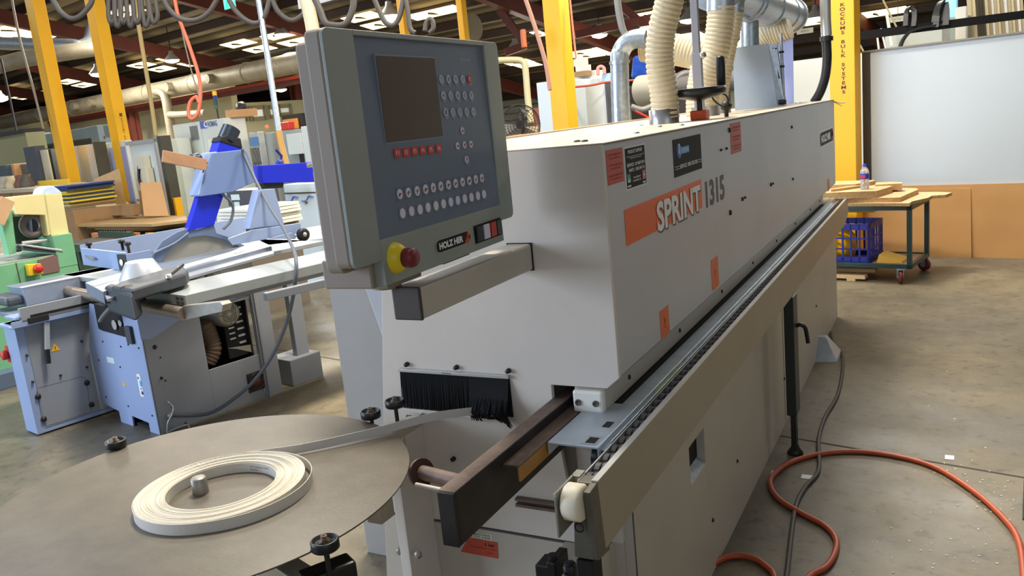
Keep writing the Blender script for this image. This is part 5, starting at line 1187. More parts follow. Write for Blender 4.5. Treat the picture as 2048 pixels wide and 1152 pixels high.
part(sg, 'sign_figure', MB().box(c[0]+.05, c[0]+.08, c[1]-.027, c[1]-.024, c[2]-.05, c[2]+.04).beam((c[0]-.1, c[1]-.026, c[2]-.05), (c[0]-.04, c[1]-.026, c[2]+.05), .02, .02), signgreen)
part(sg, 'sign_hanger', MB().cyl((c[0], c[1], c[2]+.1), (c[0], c[1], RZ(c[1])-.1), .01, 6), darkmetal)
for (px, py, dep, tx_, lab) in [(1610, 62, 15, 'NORTH', 'small cream sign plate left of the lettered yellow post'), (1796, 38, 14, 'EXIT ONLY', 'small cream sign plate above the black rail')]:
    c = atd(px, py, dep); sg = thing('bay_sign', lab, 'sign', c, 'B')
    part(sg, 'sign_plate', MB().box(c[0]-.15, c[0]+.15, c[1]-.01, c[1]+.01, c[2]-.045, c[2]+.045), mat('sign_cream', (196, 192, 168), .6))
    text(sg, tx_, inkgrey, (c[0], c[1]-.012, c[2]), .14, .04, '-y', bold=0)
    part(sg, 'sign_hanger', MB().cyl((c[0], c[1], c[2]+.04), (c[0], c[1], RZ(c[1])-.1), .006, 6), darkmetal)

# ================================================================== RIGHT SIDE: partition, boards, trolley
V8 = 8.246
ep = thing('wall_partition', 'tall pale blue-grey steel partition behind the board trolley', 'partition', (-2.45, V8, 0), 'B', kind='structure')
part(ep, 'white_panel', MB().box(-2.455, 3.2, V8, V8+.05, 0, 1.9), wallpanel, .003)
part(ep, 'dark_edge_post', MB().box(-2.525, -2.455, V8-.01, V8+.05, 0, 1.9), mat('edge_charcoal', (58, 58, 58), .5), .002)
part(ep, 'top_trim', MB().box(-2.54, 3.2, V8-.015, V8+.06, 1.9, 1.915), mat('trim_grey', (132, 128, 116), .6))
solo('wall_screen', 'white panel behind the bander, left of the lettered post', 'partition', MB().box(-4.2, -2.9, 9.5, 9.55, 0, 1.95), mat('screen_white', (204, 208, 204), .5, noise=.03, scale=1), (-3.6, 9.5, 0), 'B', kind='structure')
a = at(1941, 380, 'y', V8-.03, 'B')
solo('mdf_sheet', 'brown sheet board standing against the pale partition behind the trolley', 'board', MB().hexa([(-2.55, V8-.06, 0), (a[0]+.02, V8-.06, 0), (a[0]+.02, V8-.04, 0), (-2.55, V8-.04, 0)], [(-2.55, V8-.025, .64), (a[0], V8-.025, .62), (a[0], V8-.005, .62), (-2.55, V8-.005, .64)]), mdf2, (a[0], V8-.05, 0), 'B')
solo('mdf_sheet', 'brown sheet board standing in the right corner of the view', 'board', MB().hexa([(a[0]-.02, V8-.04, 0), (.9, V8-.04, 0), (.9, V8-.025, 0), (a[0]-.02, V8-.025, 0)], [(a[0]-1.2, V8-.018, .655), (.9, V8-.018, .655), (.9, V8-.003, .655), (a[0]-1.2, V8-.003, .655)]), mdf2, (.2, V8-.03, 0), 'B')
TRL = thing('board_trolley', 'dark green steel trolley on red castors loaded with boards', 'trolley', (-2.3, 7.28, 0), 'B')
TU0, TU1, TV0, TV1 = -3.1, -1.785, 7.0, 7.57
tf = MB()
for z in (.60, .125): 
    tf.box(TU0, TU1, TV0, TV0+.035, z, z+.035).box(TU0, TU1, TV1-.035, TV1, z, z+.035).box(TU0, TU0+.035, TV0, TV1, z, z+.035).box(TU1-.035, TU1, TV0, TV1, z, z+.035)
part(TRL, 'trolley_frame', tf, trolleygreen, .002)
for u in (TU0, TU1-.035):
    for v in (TV0, TV1-.035): part(TRL, 'leg', MB().box(u, u+.035, v, v+.035, .125, .63), trolleygreen, .002)
part(TRL, 'bottom_shelf', MB().box(TU0+.01, TU1-.02, TV0+.02, TV1-.02, .135, .15), mat('shelf_ply', (190, 160, 110), .6, noise=.15))
for u, v, ang in ((TU1-.09, TV0+.02, .5), (TU1-.04, TV1-.01, 1.2), (TU0+.08, TV0+.02, .3), (TU0+.08, TV1-.02, 0)):
    cs = part(TRL, 'castor', rot_mb(MB().lathe((u-.014, v, .055), [(.018, 0), (.05, 0), (.055, .004), (.055, .024), (.05, .028), (.018, .028)], 28, 'x'), (u, v, 0), ang), tyrered)
    part(cs, 'castor_fork', rot_mb(MB().box(u-.024, u-.018, v-.02, v+.02, .045, .115).box(u+.018, u+.024, v-.02, v+.02, .045, .115).box(u-.03, u+.03, v-.03, v+.03, .113, .125), (u, v, 0), ang), galv)
    part(cs, 'castor_hub', rot_mb(MB().lathe((u-.018, v, .055), [(.02, 0), (.02, .036), (.001, .038)], 16, 'x'), (u, v, 0), ang), alu)
def bz(px, py, z): p = at(px, py, 'z', z, 'B'); return (p[0], p[1])
def brd(label, pts, z0, z1, mt=wood, side=woodedge, grp=None):
    """flat board whose top outline is given as seen on the plane z1"""
    q = [bz(*p_, z1) for p_ in pts]
    c = (sum(p[0] for p in q)/len(q), sum(p[1] for p in q)/len(q), z0)
    o = thing('offcut_board', label, 'board', c, 'B', grp)
    part(o, 'board_core', MB().prism(q, 'z', z0, z1-.001), side)
    part(o, 'board_face', MB().prism(q, 'z', z1-.001, z1), mt)
    return o
s7 = lambda x, y: (1660+x/7.68, 310+y/7.68)
def BP(*ps): return [s7(*p) for p in ps]
brd('lowest wide board lying on the trolley, its notched end sticking out furthest', BP((-300, 740), (1225, 740), (1250, 715), (1510, 655), (1565, 625), (1780, 610), (1875, 575), (1650, 565), (1300, 570), (-300, 585)), .637, .662)
brd('rough-edged board above the lowest one on the trolley', BP((-300, 665), (985, 655), (1075, 650), (1200, 595), (1355, 530), (1330, 510), (1150, 505), (-300, 520)), .662, .70)
brd('thick board under the water bottle', BP((-300, 590), (715, 552), (960, 478), (800, 455), (-200, 470)), .70, .755, wood)
brd('short raw board with a groove behind the bottle on the trolley', BP((730, 590), (900, 520), (1050, 475), (1000, 465), (720, 540)), .70, .73)
brd('pale board at the back of the trolley stack', BP((690, 455), (1110, 435), (1110, 418), (930, 412), (720, 420)), .715, .77)
brd('pale board across the far side of the trolley stack under the lettered post', BP((-200, 470), (400, 445), (665, 400), (690, 385), (90, 400), (-200, 420)), .757, .79)
brd('narrow board crossing the stack at the end of the bander', BP((20, 530), (250, 500), (460, 470), (440, 455), (200, 490), (10, 520)), .757, .775)
# bottle
bc = at(1729.5, 378, 'z', .757, 'B'); h0 = .757
bo = thing('water_bottle', 'clear plastic water bottle with blue cap and blue-red label on the boards', 'bottle', (bc[0], bc[1], h0), 'B')
k = .205/.22
part(bo, 'bottle_body', MB().lathe((bc[0], bc[1], h0), [(.028, 0), (.035, .006), (.035, .05), (.032, .058), (.035, .066), (.035, .085), (.0355, .13), (.035, .14), (.03, .16), (.018, .178), (.013, .184), (.013, .19)], 28), glasslike)
part(bo, 'bottle_cap', MB().lathe((bc[0], bc[1], h0), [(.015, .188), (.015, .206), (.013, .208), (.001, .208)], 20), mat('cap_blue', (40, 60, 200), .4))
lb = part(bo, 'bottle_label', MB().lathe((bc[0], bc[1], h0), [(.0362, .085), (.0362, .128)], 28), mat('label_blue', (40, 70, 190), .45))
part(bo, 'label_patch', MB().hexa([(bc[0]-.022, bc[1]-.034, h0+.092), (bc[0]+.016, bc[1]-.038, h0+.092), (bc[0]+.016, bc[1]-.030, h0+.092), (bc[0]-.022, bc[1]-.028, h0+.092)], [(bc[0]-.022, bc[1]-.034, h0+.12), (bc[0]+.016, bc[1]-.038, h0+.12), (bc[0]+.016, bc[1]-.030, h0+.12), (bc[0]-.022, bc[1]-.028, h0+.12)]), mat('label_red', (220, 50, 60), .5))
# crate
CU0, CU1, CV0, CV1, CZ0, CZ1 = -2.62, -2.12, 7.05, 7.42, .152, .48
cr = thing('plastic_crate', 'dark blue lattice crate on the bottom shelf of the trolley', 'crate', (-2.4, 7.2, CZ0), 'B')
cm_ = MB()
for z0_, z1_ in ((CZ0, CZ0+.05), (CZ1-.05, CZ1)): 
    cm_.box(CU0, CU1, CV0, CV0+.012, z0_, z1_).box(CU0, CU1, CV1-.012, CV1, z0_, z1_).box(CU0, CU0+.012, CV0, CV1, z0_, z1_).box(CU1-.012, CU1, CV0, CV1, z0_, z1_)
cm_.box(CU0, CU1, CV0, CV1, CZ0, CZ0+.008)
for i in range(8):
    u = CU0+.0+(CU1-CU0-.02)*i/7; w_ = .05 if i in (0, 7) else .014
    cm_.box(u, min(u+w_, CU1), CV0, CV0+.012, CZ0, CZ1).box(u, min(u+w_, CU1), CV1-.012, CV1, CZ0, CZ1)
for i in range(6):
    v = CV0+(CV1-CV0-.02)*i/5; w_ = .04 if i in (0, 5) else .014
    cm_.box(CU1-.012, CU1, v, min(v+w_, CV1), CZ0, CZ1).box(CU0, CU0+.012, v, min(v+w_, CV1), CZ0, CZ1)
for z in (CZ0+.11, CZ0+.2): cm_.box(CU0, CU1, CV0, CV0+.01, z, z+.012).box(CU1-.01, CU1, CV0, CV1, z, z+.012)
part(cr, 'lattice_wall', cm_, crateblue)
cy = MB(); cy.lathe((-2.42, 7.22, CZ0+.01), [(.001, 0), (.12, 0), (.14, .08), (.13, .2), (.08, .24), (.001, .24)], 20)
solo('yellow_container', 'yellow container inside the blue crate', 'container', cy, yellow, (-2.42, 7.22, CZ0), 'B')
solo('yellow_bar', 'yellow bar lying in front of the lettered post under the trolley top', 'bar', MB().box(-3.0, -2.2, 7.45, 7.53, .52, .555), yellow, (-2.6, 7.5, .52), 'B', .004)
solo('wood_wedge', 'yellow wooden wedge on the trolley shelf beside the crate', 'wood piece', MB().prism([(-2.08, .151), (-1.88, .151), (-1.88, .165), (-2.06, .22)], 'y', 7.1, 7.3), mat('wedge_yellow', (224, 176, 70), .6), (-2, 7.2, .151), 'B')
solo('floor_pallet', 'low pale pallet on the floor under the trolley', 'pallet', MB().box(-3.0, -2.15, 7.02, 7.1, .02, .05).box(-3.0, -2.15, 7.3, 7.38, .02, .05).box(-2.95, -2.88, 7.02, 7.38, 0, .02).box(-2.3, -2.23, 7.02, 7.38, 0, .02), wood, (-2.6, 7.2, 0), 'B')
# things above the partition
def px_path(pts, dep): return smooth_path([atd(x, y, dep) for x, y in pts], 6)
c = atd(1880, 45, 9.5)
cc = thing('cable_chain', 'black cable chain beam with two upright loops above the partition', 'cable chain', c, 'B')
a, e = atd(1700, 74, 9.5), atd(2080, 25, 9.5)
part(cc, 'chain_beam', MB().beam(a, e, .08, .09), blackm)
for (pts, w_) in (([(1811, 52), (1813, 25), (1820, 14), (1827, 18), (1829, 32), (1827, 52)], .05), ([(1870, 55), (1873, 28), (1880, 8), (1888, 4), (1891, 25), (1890, 50)], .08), ([(1800, 95), (1806, 80), (1820, 64), (1845, 55), (1880, 50)], .04)):
    P_ = px_path(pts, 9.45); mb = MB()
    for q0, q1 in zip(P_, P_[1:]): mb.beam(q0, q1+(q1-q0)*.2, w_, .025)
    part(cc, 'chain_loop', mb, mat('chain_charcoal', (50, 52, 52), .5))
ms = MB(); pxbox(ms, 1884, 52, 130, 10.0, 1770, None, .4); solo('white_machine_top', 'pale machine housing showing over the partition below the cable chain', 'machine', ms, cabwhite, atd(1884, 52, 10.0), 'B')
ms = MB(); pxbox(ms, 1932, 30, 130, 10.4, 1889, None, .4); solo('grey_machine_top', 'grey and white cabinet top showing over the partition', 'cabinet', ms, cabgrey, atd(1932, 30, 10.4), 'B')
ms = MB(); pxbox(ms, 1932, 12, 130, 10.3, 1911, None, .1); solo('white_board', 'white upright board above the partition', 'board', ms, white, atd(1932, 12, 10.3), 'B')
ms = MB(); pxbox(ms, 1913, -30, 45, 12, 1890, None, .1); solo('sky_window', 'window with a glowing blue sky panel between the cable loops and the timber', 'sheet', ms, mat('window_sky_glow', (110, 172, 226), .5, emit=.25), atd(1913, 0, 12), 'B')  # glowing panel stands in for the bright sky in a window
tm = [mat('timber_a', (214, 200, 160), .6, noise=.1), mat('timber_b', (186, 170, 134), .6, noise=.1), mat('timber_c', (226, 224, 214), .5), mat('timber_d', (160, 140, 106), .6)]
x = 1935
for k in range(17):
    w_ = random.uniform(5, 8.5)
    lean = 1
    a = atd(x, -40, 10.6); e = atd(x+10+lean, 110, 10.6)
    mt = mat('timber_dark', (70, 60, 44), .7) if 2 <= k <= 4 else tm[(k*7+1) % 4]
    solo('timber_length', 'pale timber length standing in the rack above the partition' if not 2 <= k <= 4 else 'dark timber length standing in the rack above the partition', 'timber', MB().beam(a, e, w_*10.6/F*.9, .03), mt, e, 'B', group='pale timber lengths in the rack' if not 2 <= k <= 4 else 'dark timber lengths in the rack')
    x += w_
for i, (x0, y0_, x1, y1_) in enumerate([(1774, 28, 1784, 92), (1762, 57, 1772, 98), (1755, 76, 1758, 100), (1766, 0, 1795, 58), (1720, 90, 1727, 103)]):
    solo('thin_batten', ['white upright batten above the partition, left of the cream sign', 'short thin batten showing above the dark post', 'tiny upright batten just right of the lettered post', 'long slanting pinkish batten above the partition', 'small stick leaning at the edge of the lettered post'][i], 'batten', MB().beam(atd(x0, y0_, 10), atd(x1, y1_, 10), .02 if i else .035, .02), tm[2] if i < 3 else tm[1], atd(x1, y1_, 10), 'B')

# ================================================================== BACKGROUND BEHIND THE BANDER
def cab(name, label, cat, xc, yt, yb, dep, xl, xr, mt, th=.4, floor=False, bevel=.004):
    mb = MB(); q = pxbox(mb, xc, yt, yb, dep, xl, xr, th, floor)
    o = thing(name, label, cat, (q[1], q[2], q[4]), 'B'); part(o, 'housing', mb, mt, bevel); return o, q
o, q = cab('pale_cabinet', 'tall pale blue-white cabinet left of the middle yellow post', 'cabinet', 1118, 160, 300, 9.0, 1072, None, mat('cabinet_pale_blue', (204, 216, 222), .5), .8, True)
o, q = cab('pale_cabinet', 'wide pale grey cabinet with cartons on top, right of the middle yellow post', 'cabinet', 1211, 165, 300, 9.2, 1142, 1222, mat('cabinet_pale_grey', (206, 208, 202), .5), .8, True)
part(o, 'dark_edge', MB().box(q[1], q[1]+.02, q[2]-.02, q[2]+.25, 0, q[5]), cabdark)
t2 = MB(); q2 = pxbox(t2, 1204, 148, 170, 9.5, 1148, None, .4); part(o, 'top_section', t2, cabwhite, .003)
cb2 = [atd(x, y, 9.1) for x, y in ((1148, 174), (1170, 172), (1190, 169), (1208, 165), (1228, 163), (1262, 161), (1290, 158), (1330, 152), (1380, 144), (1410, 138))]
solo('air_line', 'orange air line draped along the top of the pale grey cabinet', 'hose', MB().tube(smooth_path(cb2), .012, 8), redorange, cb2[0], 'B')
for (xc, yt, yb, xl, xr, dep, mt, lab) in [(1190, 140, 150, 1146, 1208, 9.6, mat('box_white', (224, 222, 214), .6), 'flat white carton at the bottom of the pile on the pale cabinet'), (1171, 141, 152, 1148, 1183, 9.5, chip, 'brown and white carton under the white box'), (1180, 129, 142, 1150, 1182, 9.6, mat('box_white', (224, 222, 214), .6), 'white box in the middle of the pile on the pale cabinet'), (1172, 115, 130, 1146, 1176, 9.7, mat('box_ivory', (226, 218, 198), .6), 'ivory roll-edged carton topmost of the pile'), (1219, 146, 164, 1203, 1224, 9.3, mat('box_blue_white', (170, 204, 236), .5), 'blue and white box beside the galvanised elbow')]:
    mb = MB(); q = pxbox(mb, xc, yt, yb, dep, xl, xr); solo('carton', lab, 'box', mb, mt, (q[1], q[2], q[4]), 'B', .004)
drop('pink_ring', 'pink coiled tape ring standing on the white cartons', 'ring', [(1196, 150, 9.3), (1196, 137, 9.3), (1202, 133, 9.3), (1208, 137, 9.3), (1209, 148, 9.3)], .02, mat('ring_pink', (220, 140, 130), .5))
o, q = cab('dark_machine', 'dark machine body with motor behind the ribbed hoses', 'machine', 1400, 160, 290, 9.5, 1258, 1460, mat('dark_machine_brown', (50, 42, 40), .6), .8, True)
c = atd(1300, 180, 8.9); d_ = Vector((1, -.1, 0)).normalized()
mo_ = thing('round_motor', 'round pale grey motor lying beside the tall ribbed hose', 'motor', c, 'B')
part(mo_, 'motor_barrel', MB().tube([c-d_*.12, c+d_*.15], .165, 28), mat('motor_grey', (170, 168, 154), .5), .01)
part(mo_, 'motor_ring', MB().tube([c+d_*.15, c+d_*.2], .175, 28), alu)
part(mo_, 'motor_shaft', MB().tube([c+d_*.2, c+d_*1.2], .10, 20), mat('shaft_grey', (98, 94, 90), .5))
drop('grey_hose', 'thick grey hose arching behind the cream hoses', 'hose', [(1352, 178, 8.6), (1354, 160, 8.6), (1368, 150, 8.6), (1385, 150, 8.6), (1400, 156, 8.6)], .05, mat('hose_dark_grey', (92, 90, 90), .5))
drop('grey_hose', 'thin grey hose passing low behind the galvanised pipe', 'hose', [(1262, 214, 8.6), (1285, 220, 8.6), (1310, 212, 8.6), (1350, 208, 8.6)], .035, hosegrey)
drop('red_cable', 'red cable lying low between galvanised pipe and ribbed hose', 'cable', [(1270, 222, 8.4), (1290, 232, 8.4), (1310, 242, 8.4)], .012, red)
P_ = [(1262, 150), (1258, 128), (1266, 112), (1285, 108), (1298, 112), (1300, 150), (1280, 158)]
c = atd(1280, 130, 10)
solo('blue_bag', 'shiny blue plastic bag behind the galvanised elbow', 'bag', MB().hexa([atd(x, y, 10) for x, y in ((1262, 158), (1300, 156), (1299, 106), (1266, 112))], [atd(x, y, 10.3) for x, y in ((1264, 156), (1298, 154), (1297, 108), (1270, 114))]), mat('bag_blue', (24, 70, 170), .25, noise=.4, scale=12), c, 'B', .03)
# pedestal fan
c = atd(1040, 250, 8.5); n_ = (CAM-c).normalized()
fan = thing('pedestal_fan', 'black wire-cage fan beside the control panel', 'fan', (c[0], c[1], c[2]-.2), 'B')
sd = Vector((0, 0, 1)).cross(n_).normalized(); up_ = n_.cross(sd)
mb = MB()
for r in (.205, .19, .16, .13, .10, .07): mb.tube([c+sd*r*math.cos(a)+up_*r*math.sin(a) for a in [i*PI/18 for i in range(37)]], .003 if r < .2 else .007, 5, False)
for k in range(36): a = k*PI/18; mb.tube([c+sd*.03*math.cos(a)+up_*.03*math.sin(a), c+sd*.2*math.cos(a)+up_*.2*math.sin(a)], .002, 4, False)
part(fan, 'fan_cage', mb, darkmetal)
mb = MB()
for k in range(3):
    a = k*2.094+.9; e1 = sd*math.cos(a)+up_*math.sin(a); e2 = sd*math.cos(a+.7)+up_*math.sin(a+.7)
    mb.hexa([c-n_*.03, c+e1*.18-n_*.05, c+e2*.18-n_*.02, c+e2*.05-n_*.02], [c-n_*.025, c+e1*.18-n_*.045, c+e2*.18-n_*.015, c+e2*.05-n_*.015])
part(fan, 'fan_blades', mb, mat('fan_blade', (150, 148, 140), .4))
part(fan, 'fan_hub', MB().tube([c-n_*.04, c+n_*.02], .04, 18), black)
part(fan, 'fan_pole', MB().cyl((c[0], c[1], 0), (c[0], c[1], c[2]-.2), .02, 12).lathe((c[0], c[1], 0), [(.22, 0), (.2, .03), (.03, .05), (.001, .05)], 24), darkmetal)
part(fan, 'fan_bracket', MB().tube([c-up_*.22-n_*.02, c+up_*.1-sd*-.04+n_*.03, c+up_*.17+n_*.02], .014, 8), black)
mb = MB(); q = pxbox(mb, 1076, 252, 270, 9.8, 1046, None, .5, True); solo('wood_stack', 'pale boards stacked between fan and pale cabinet', 'board stack', mb, wood, (q[1], q[2], q[4]), 'B')
mb = MB(); q = pxbox(mb, 1078, 215, 252, 10.4, 1066, None, .3); solo('brown_post_box', 'brown-red upright box between fan and pale cabinet', 'box', mb, mat('box_red_brown', (150, 84, 62), .6), (q[1], q[2], q[4]), 'B')
mb = MB(); q = pxbox(mb, 1034, 270, 290, 8.2, 1015, None, .2); solo('orange_object', 'small bright orange case in front of the fan', 'case', mb, mat('case_orange', (240, 92, 40), .45), (q[1], q[2], q[4]), 'B')

# ================================================================== BACKGROUND LEFT
o, q = cab('grey_press', 'grey-green machine portal behind the leftmost yellow post', 'machine frame', 205, 250, 276, 14.0, 65, None, cabblue, .3)
u0, u1, v0, v1, z0, z1 = q
part(o, 'portal_leg', MB().box(u0-.35, u0, v0-.1, v1, 0, z1+.05), cabblue, .005)
part(o, 'portal_leg', MB().box(u1-.3, u1, v0-.1, v1, 0, z1), cabblue, .005)
part(o, 'portal_infill', MB().box(u0, u1, v1, v1+.05, 0, z0), cabgrey)
part(o, 'portal_groove', MB().box(u0, u1, v0-.02, v0, z0-.02, z0+.03), darkmetal)
o, q = cab('olive_panel', 'olive wall panel at the far left with a dark shelf bay beneath', 'machine', 50, 265, 326, 13.5, -60, None, mat('panel_olive', (140, 140, 104), .6), .3)
part(o, 'panel_top_edge', MB().box(q[0], q[1], q[2]-.03, q[3], q[5], q[5]+.06), darkmetal)
part(o, 'shelf_bay', MB().box(q[0], q[1], q[3], q[3]+.1, 0, q[4]), mat('bay_dark', (62, 56, 50), .7))
for (xc, xl, yt, yb, mt, lab) in [(26, 10, 328, 362, mat('bay_peach', (210, 160, 110), .6), 'peach-coloured bundle in the dark shelf bay'), (9, -5, 330, 362, mat('bay_teal', (70, 86, 96), .6), 'blue-grey bundle at the left end of the shelf bay'), (46, 32, 328, 359, mat('bay_grey', (104, 100, 90), .6), 'grey bundle at the right end of the shelf bay')]:
    mb = MB(); q_ = pxbox(mb, xc, yt, yb, 13.0, xl, None, .3); solo('stored_bundle', lab, 'bundle', mb, mt, (q_[1], q_[2], q_[4]), 'B', .01)
cab('dark_slab', 'dark slate upright slab behind the cream belt cover', 'panel', 68, 292, 372, 12.4, 45, None, cabdark, .15)
o, q = cab('cream_cabinet', 'narrow cream cabinet left of the leftmost yellow post base', 'cabinet', 93, 299, 372, 12.3, 79, 96, mat('cabinet_cream', (216, 206, 172), .5), .3, True)
o, q = cab('cream_cabinet', 'long pale cabinet with dark end post between the two left yellow posts', 'cabinet', 192, 287, 372, 12.2, 98, 203, mat('cabinet_pale_mix', (190, 190, 178), .5, noise=.12, scale=.8), .3, True)
part(o, 'end_post', MB().box(q[1], q[1]+.05, q[2]-.05, q[2]+.12, 0, q[5]+.02), darkpost)
part(o, 'end_post', MB().box(q[0]-.06, q[0], q[2]-.05, q[2]+.12, 0, q[5]+.02), darkpost)
o, q = cab('framed_screen', 'white framed lilac screen behind the second yellow post', 'screen', 250, 281, 380, 12.0, 203, None, cabwhite, .1, True)
part(o, 'lilac_pane', MB().box(q[0]+.1, q[1]-.02, q[2]-.012, q[2], .3, q[5]-.08), mat('pane_lilac', (150, 152, 184), .4))
part(o, 'screen_rim', MB().box(q[0]+.06, q[0]+.1, q[2]-.03, q[2], .2, q[5]-.03), darkmetal)
o, q = cab('tool_cabinet', 'white open-fronted cabinet right of the second yellow post', 'cabinet', 316, 276, 440, 11.0, 255, 330, cabwhite, .3, True)
u0, u1, v0, v1, z0, z1 = q
part(o, 'front_frame', MB().box(u0, u1, v0-.05, v0, z1-.05, z1).box(u1-.05, u1, v0-.05, v0, 0, z1).box(u0, u1, v0-.04, v0, 1.0, 1.04), alu)
part(o, 'lower_board', MB().box(u0+.2, u1-.1, v0-.08, v0-.05, .5, 1.15), mdf)
part(o, 'control_boxes', MB().box(u0+.3, u1-.3, v0-.08, v0-.01, 1.45, 1.62).box(u0+.45, u1-.25, v0-.12, v0-.02, 1.25, 1.45), mat('ctl_cream', (214, 204, 176), .5), .004)
part(o, 'hanging_cords', MB().tube(smooth_path([(u0+.3, v0-.06, 1.5), (u0+.28, v0-.08, 1.3), (u0+.36, v0-.08, 1.15), (u0+.3, v0-.07, 1.0)]), .02, 6).tube(smooth_path([(u0+.36, v0-.06, 1.5), (u0+.4, v0-.08, 1.2), (u0+.33, v0-.08, .95)]), .015, 6), darkmetal)
a, c = atd(316, 272, 10.6), atd(352, 428, 10.6)
solo('dark_olive_post', 'dark olive upright post right of the second yellow post', 'post', MB().box(a[0]-.05, a[0]+.05, a[1], a[1]+.14, 0, a[2]), darkpost, (a[0], a[1], 0), 'B', .004)
solo('yellow_guard_strip', 'short yellow guard strip beside the dark olive post', 'guard', MB().box(a[0]+.08, a[0]+.13, a[1]+.0, a[1]+.1, 0, 1.05), yellow, (a[0]+.1, a[1], 0), 'B', .004)
o, q = cab('notice_board', 'white panel with a round blue ear-protection sign beside the logo cabinet', 'panel', 352, 277, 440, 11.4, 325, None, cabwhite, .2, True)
c = at(333, 293, 'y', q[2]-.01, 'B')
s_ = part(o, 'round_sign', MB().lathe(c, [(.045, 0), (.045, -.006), (.001, -.006)], 24, 'y'), mat('sign_blue', (40, 90, 170), .5))
part(s_, 'sign_symbol', MB().lathe((c[0], c[1]-.006, c[2]+.005), [(.018, 0), (.018, -.002), (.001, -.002)], 12, 'y').box(c[0]-.026, c[0]-.018, c[1]-.008, c[1]-.006, c[2]-.018, c[2]+.012).box(c[0]+.018, c[0]+.026, c[1]-.008, c[1]-.006, c[2]-.018, c[2]+.012), inkwhite)
# logo cabinet
o, q = cab('logo_cabinet', 'large pale grey cabinet with a small blue logo behind the saw hood', 'cabinet', 447, 236, 450, 11.0, 342, 490, cabwhite, .3, True)
u0, u1, v0, v1, z0, z1 = q
c = at(404, 250, 'y', v0, 'B'); W_ = at(434, 246, 'y', v0, 'B')[0]-c[0]
part(o, 'logo_patch', MB().box(c[0]-W_*.12, c[0]+W_*.32, v0-.004, v0, c[2]-.05, c[2]+.05), mat('logo_blue', (84, 104, 180), .5))
part(o, 'logo_arc', MB().tube([(c[0]+W_*.3+.045*math.cos(a), v0-.005, c[2]+.035*math.sin(a)) for a in [PI*.3+i*PI*1.4/12 for i in range(13)]], .009, 6), inkwhite)
text(o, 'HOMAG', mat('logo_lettering', (90, 100, 150), .5), (c[0]+W_*.7, v0-.005, c[2]), W_*.62, .075, '-y')
part(o, 'vent_window', MB().box(at(380, 255, 'y', v0, 'B')[0], at(395, 255, 'y', v0, 'B')[0], v0-.01, v0, at(388, 280, 'y', v0, 'B')[2], at(388, 252, 'y', v0, 'B')[2]), mat('vent_grey', (120, 124, 122), .5))
part(o, 'door_seam', MB().box(at(403, 260, 'y', v0, 'B')[0]-.006, at(403, 260, 'y', v0, 'B')[0]+.006, v0-.003, v0, 0, z1), alu)
part(o, 'notice_paper', MB().box(at(414, 270, 'y', v0, 'B')[0], at(440, 270, 'y', v0, 'B')[0], v0-.003, v0, at(425, 300, 'y', v0, 'B')[2], at(425, 278, 'y', v0, 'B')[2]), white)
part(o, 'side_hinge', MB().lathe((u1, v0+.35, at(497, 290, 'x', u1, 'B')[2]), [(.015, 0), (.012, .01), (.001, .01)], 10, 'x'), darkmetal)
part(o, 'gauge_strip', MB().box(at(368, 380, 'y', v0, 'B')[0]-.08, at(368, 380, 'y', v0, 'B')[0]+.08, v0-.02, v0, .5, 1.0), mat('strip_white', (224, 226, 222), .5))
solo('brown_box', 'wide brown carton on top of the logo cabinet', 'box', MB().box(u0+1.4, u1-.1, v0+.1, v0+.5, z1, z1+.1), mat('carton_orange', (196, 150, 104), .6), (u0+1, v0+.2, z1), 'B')
c = atd(431, 200, 11.3)
bn = thing('signal_beacon', 'slim beacon lamp with yellow, blue and green bands above the logo cabinet', 'beacon', (c[0], c[1], z1), 'B')
part(bn, 'beacon_stem', MB().cyl((c[0], c[1], z1), (c[0], c[1], c[2]-.12), .012, 8), darkmetal)
for k, cl in enumerate(((60, 90, 60), (30, 70, 70), (30, 60, 120), (240, 190, 30))):
    part(bn, 'beacon_band', MB().cyl((c[0], c[1], c[2]-.12+k*.06), (c[0], c[1], c[2]-.062+k*.06), .03, 14), mat('beacon_%d' % k, cl, .4))
# grey cabinets right of the logo cabinet
o, q = cab('mesh_guard', 'grey mesh guard with blue top strip behind the blue saw arm', 'guard', 515, 264, 345, 11.0, 497, None, alu, .1, True)
u0, u1, v0, v1, z0, z1 = q
part(o, 'blue_strip', MB().box(u0, u1, v0-.01, v0, z1-.18, z1-.06), mat('strip_blue', (90, 130, 170), .5))
mb = MB()
for k in range(7): mb.box(u0+(u1-u0)*k/7, u0+(u1-u0)*k/7+.006, v0-.012, v0-.006, .5, z1-.2)
for k in range(26): mb.box(u0, u1, v0-.012, v0-.006, .5+k*.035, .506+k*.035)
part(o, 'wire_mesh', mb, darkmetal)
o, q = cab('grey_cabinet', 'grey cabinet with a dark olive edge behind the blue saw arm', 'cabinet', 600, 258, 420, 11.0, 527, 660, cabgrey, .3, True)
part(o, 'dark_edge', MB().box(q[0]-.16, q[0], q[2]-.03, q[2]+.1, 0, q[5]), darkpost)
c = at(596, 285, 'y', q[2]-.05, 'B'); part(o, 'small_box', MB().box(c[0]-.2, c[0]+.12, q[2]-.08, q[2], c[2]-.15, c[2]+.12).box(c[0]+.12, c[0]+.35, q[2]-.06, q[2], c[2]-.28, c[2]+.2), cabwhite, .003)
part(o, 'dark_slot', MB().box(c[0]-.06, c[0]+.02, q[2]-.02, q[2], .3, c[2]-.15), darkmetal)
mb = MB(); q2 = pxbox(mb, 604, 226, 256, 11.6, 562, None, .3); o2 = thing('dark_shelf_box', 'dark open box with orange case inside, beside the control panel edge', 'box', (q2[1], q2[2], q2[4]), 'B'); part(o2, 'shell', mb, darkmetal)
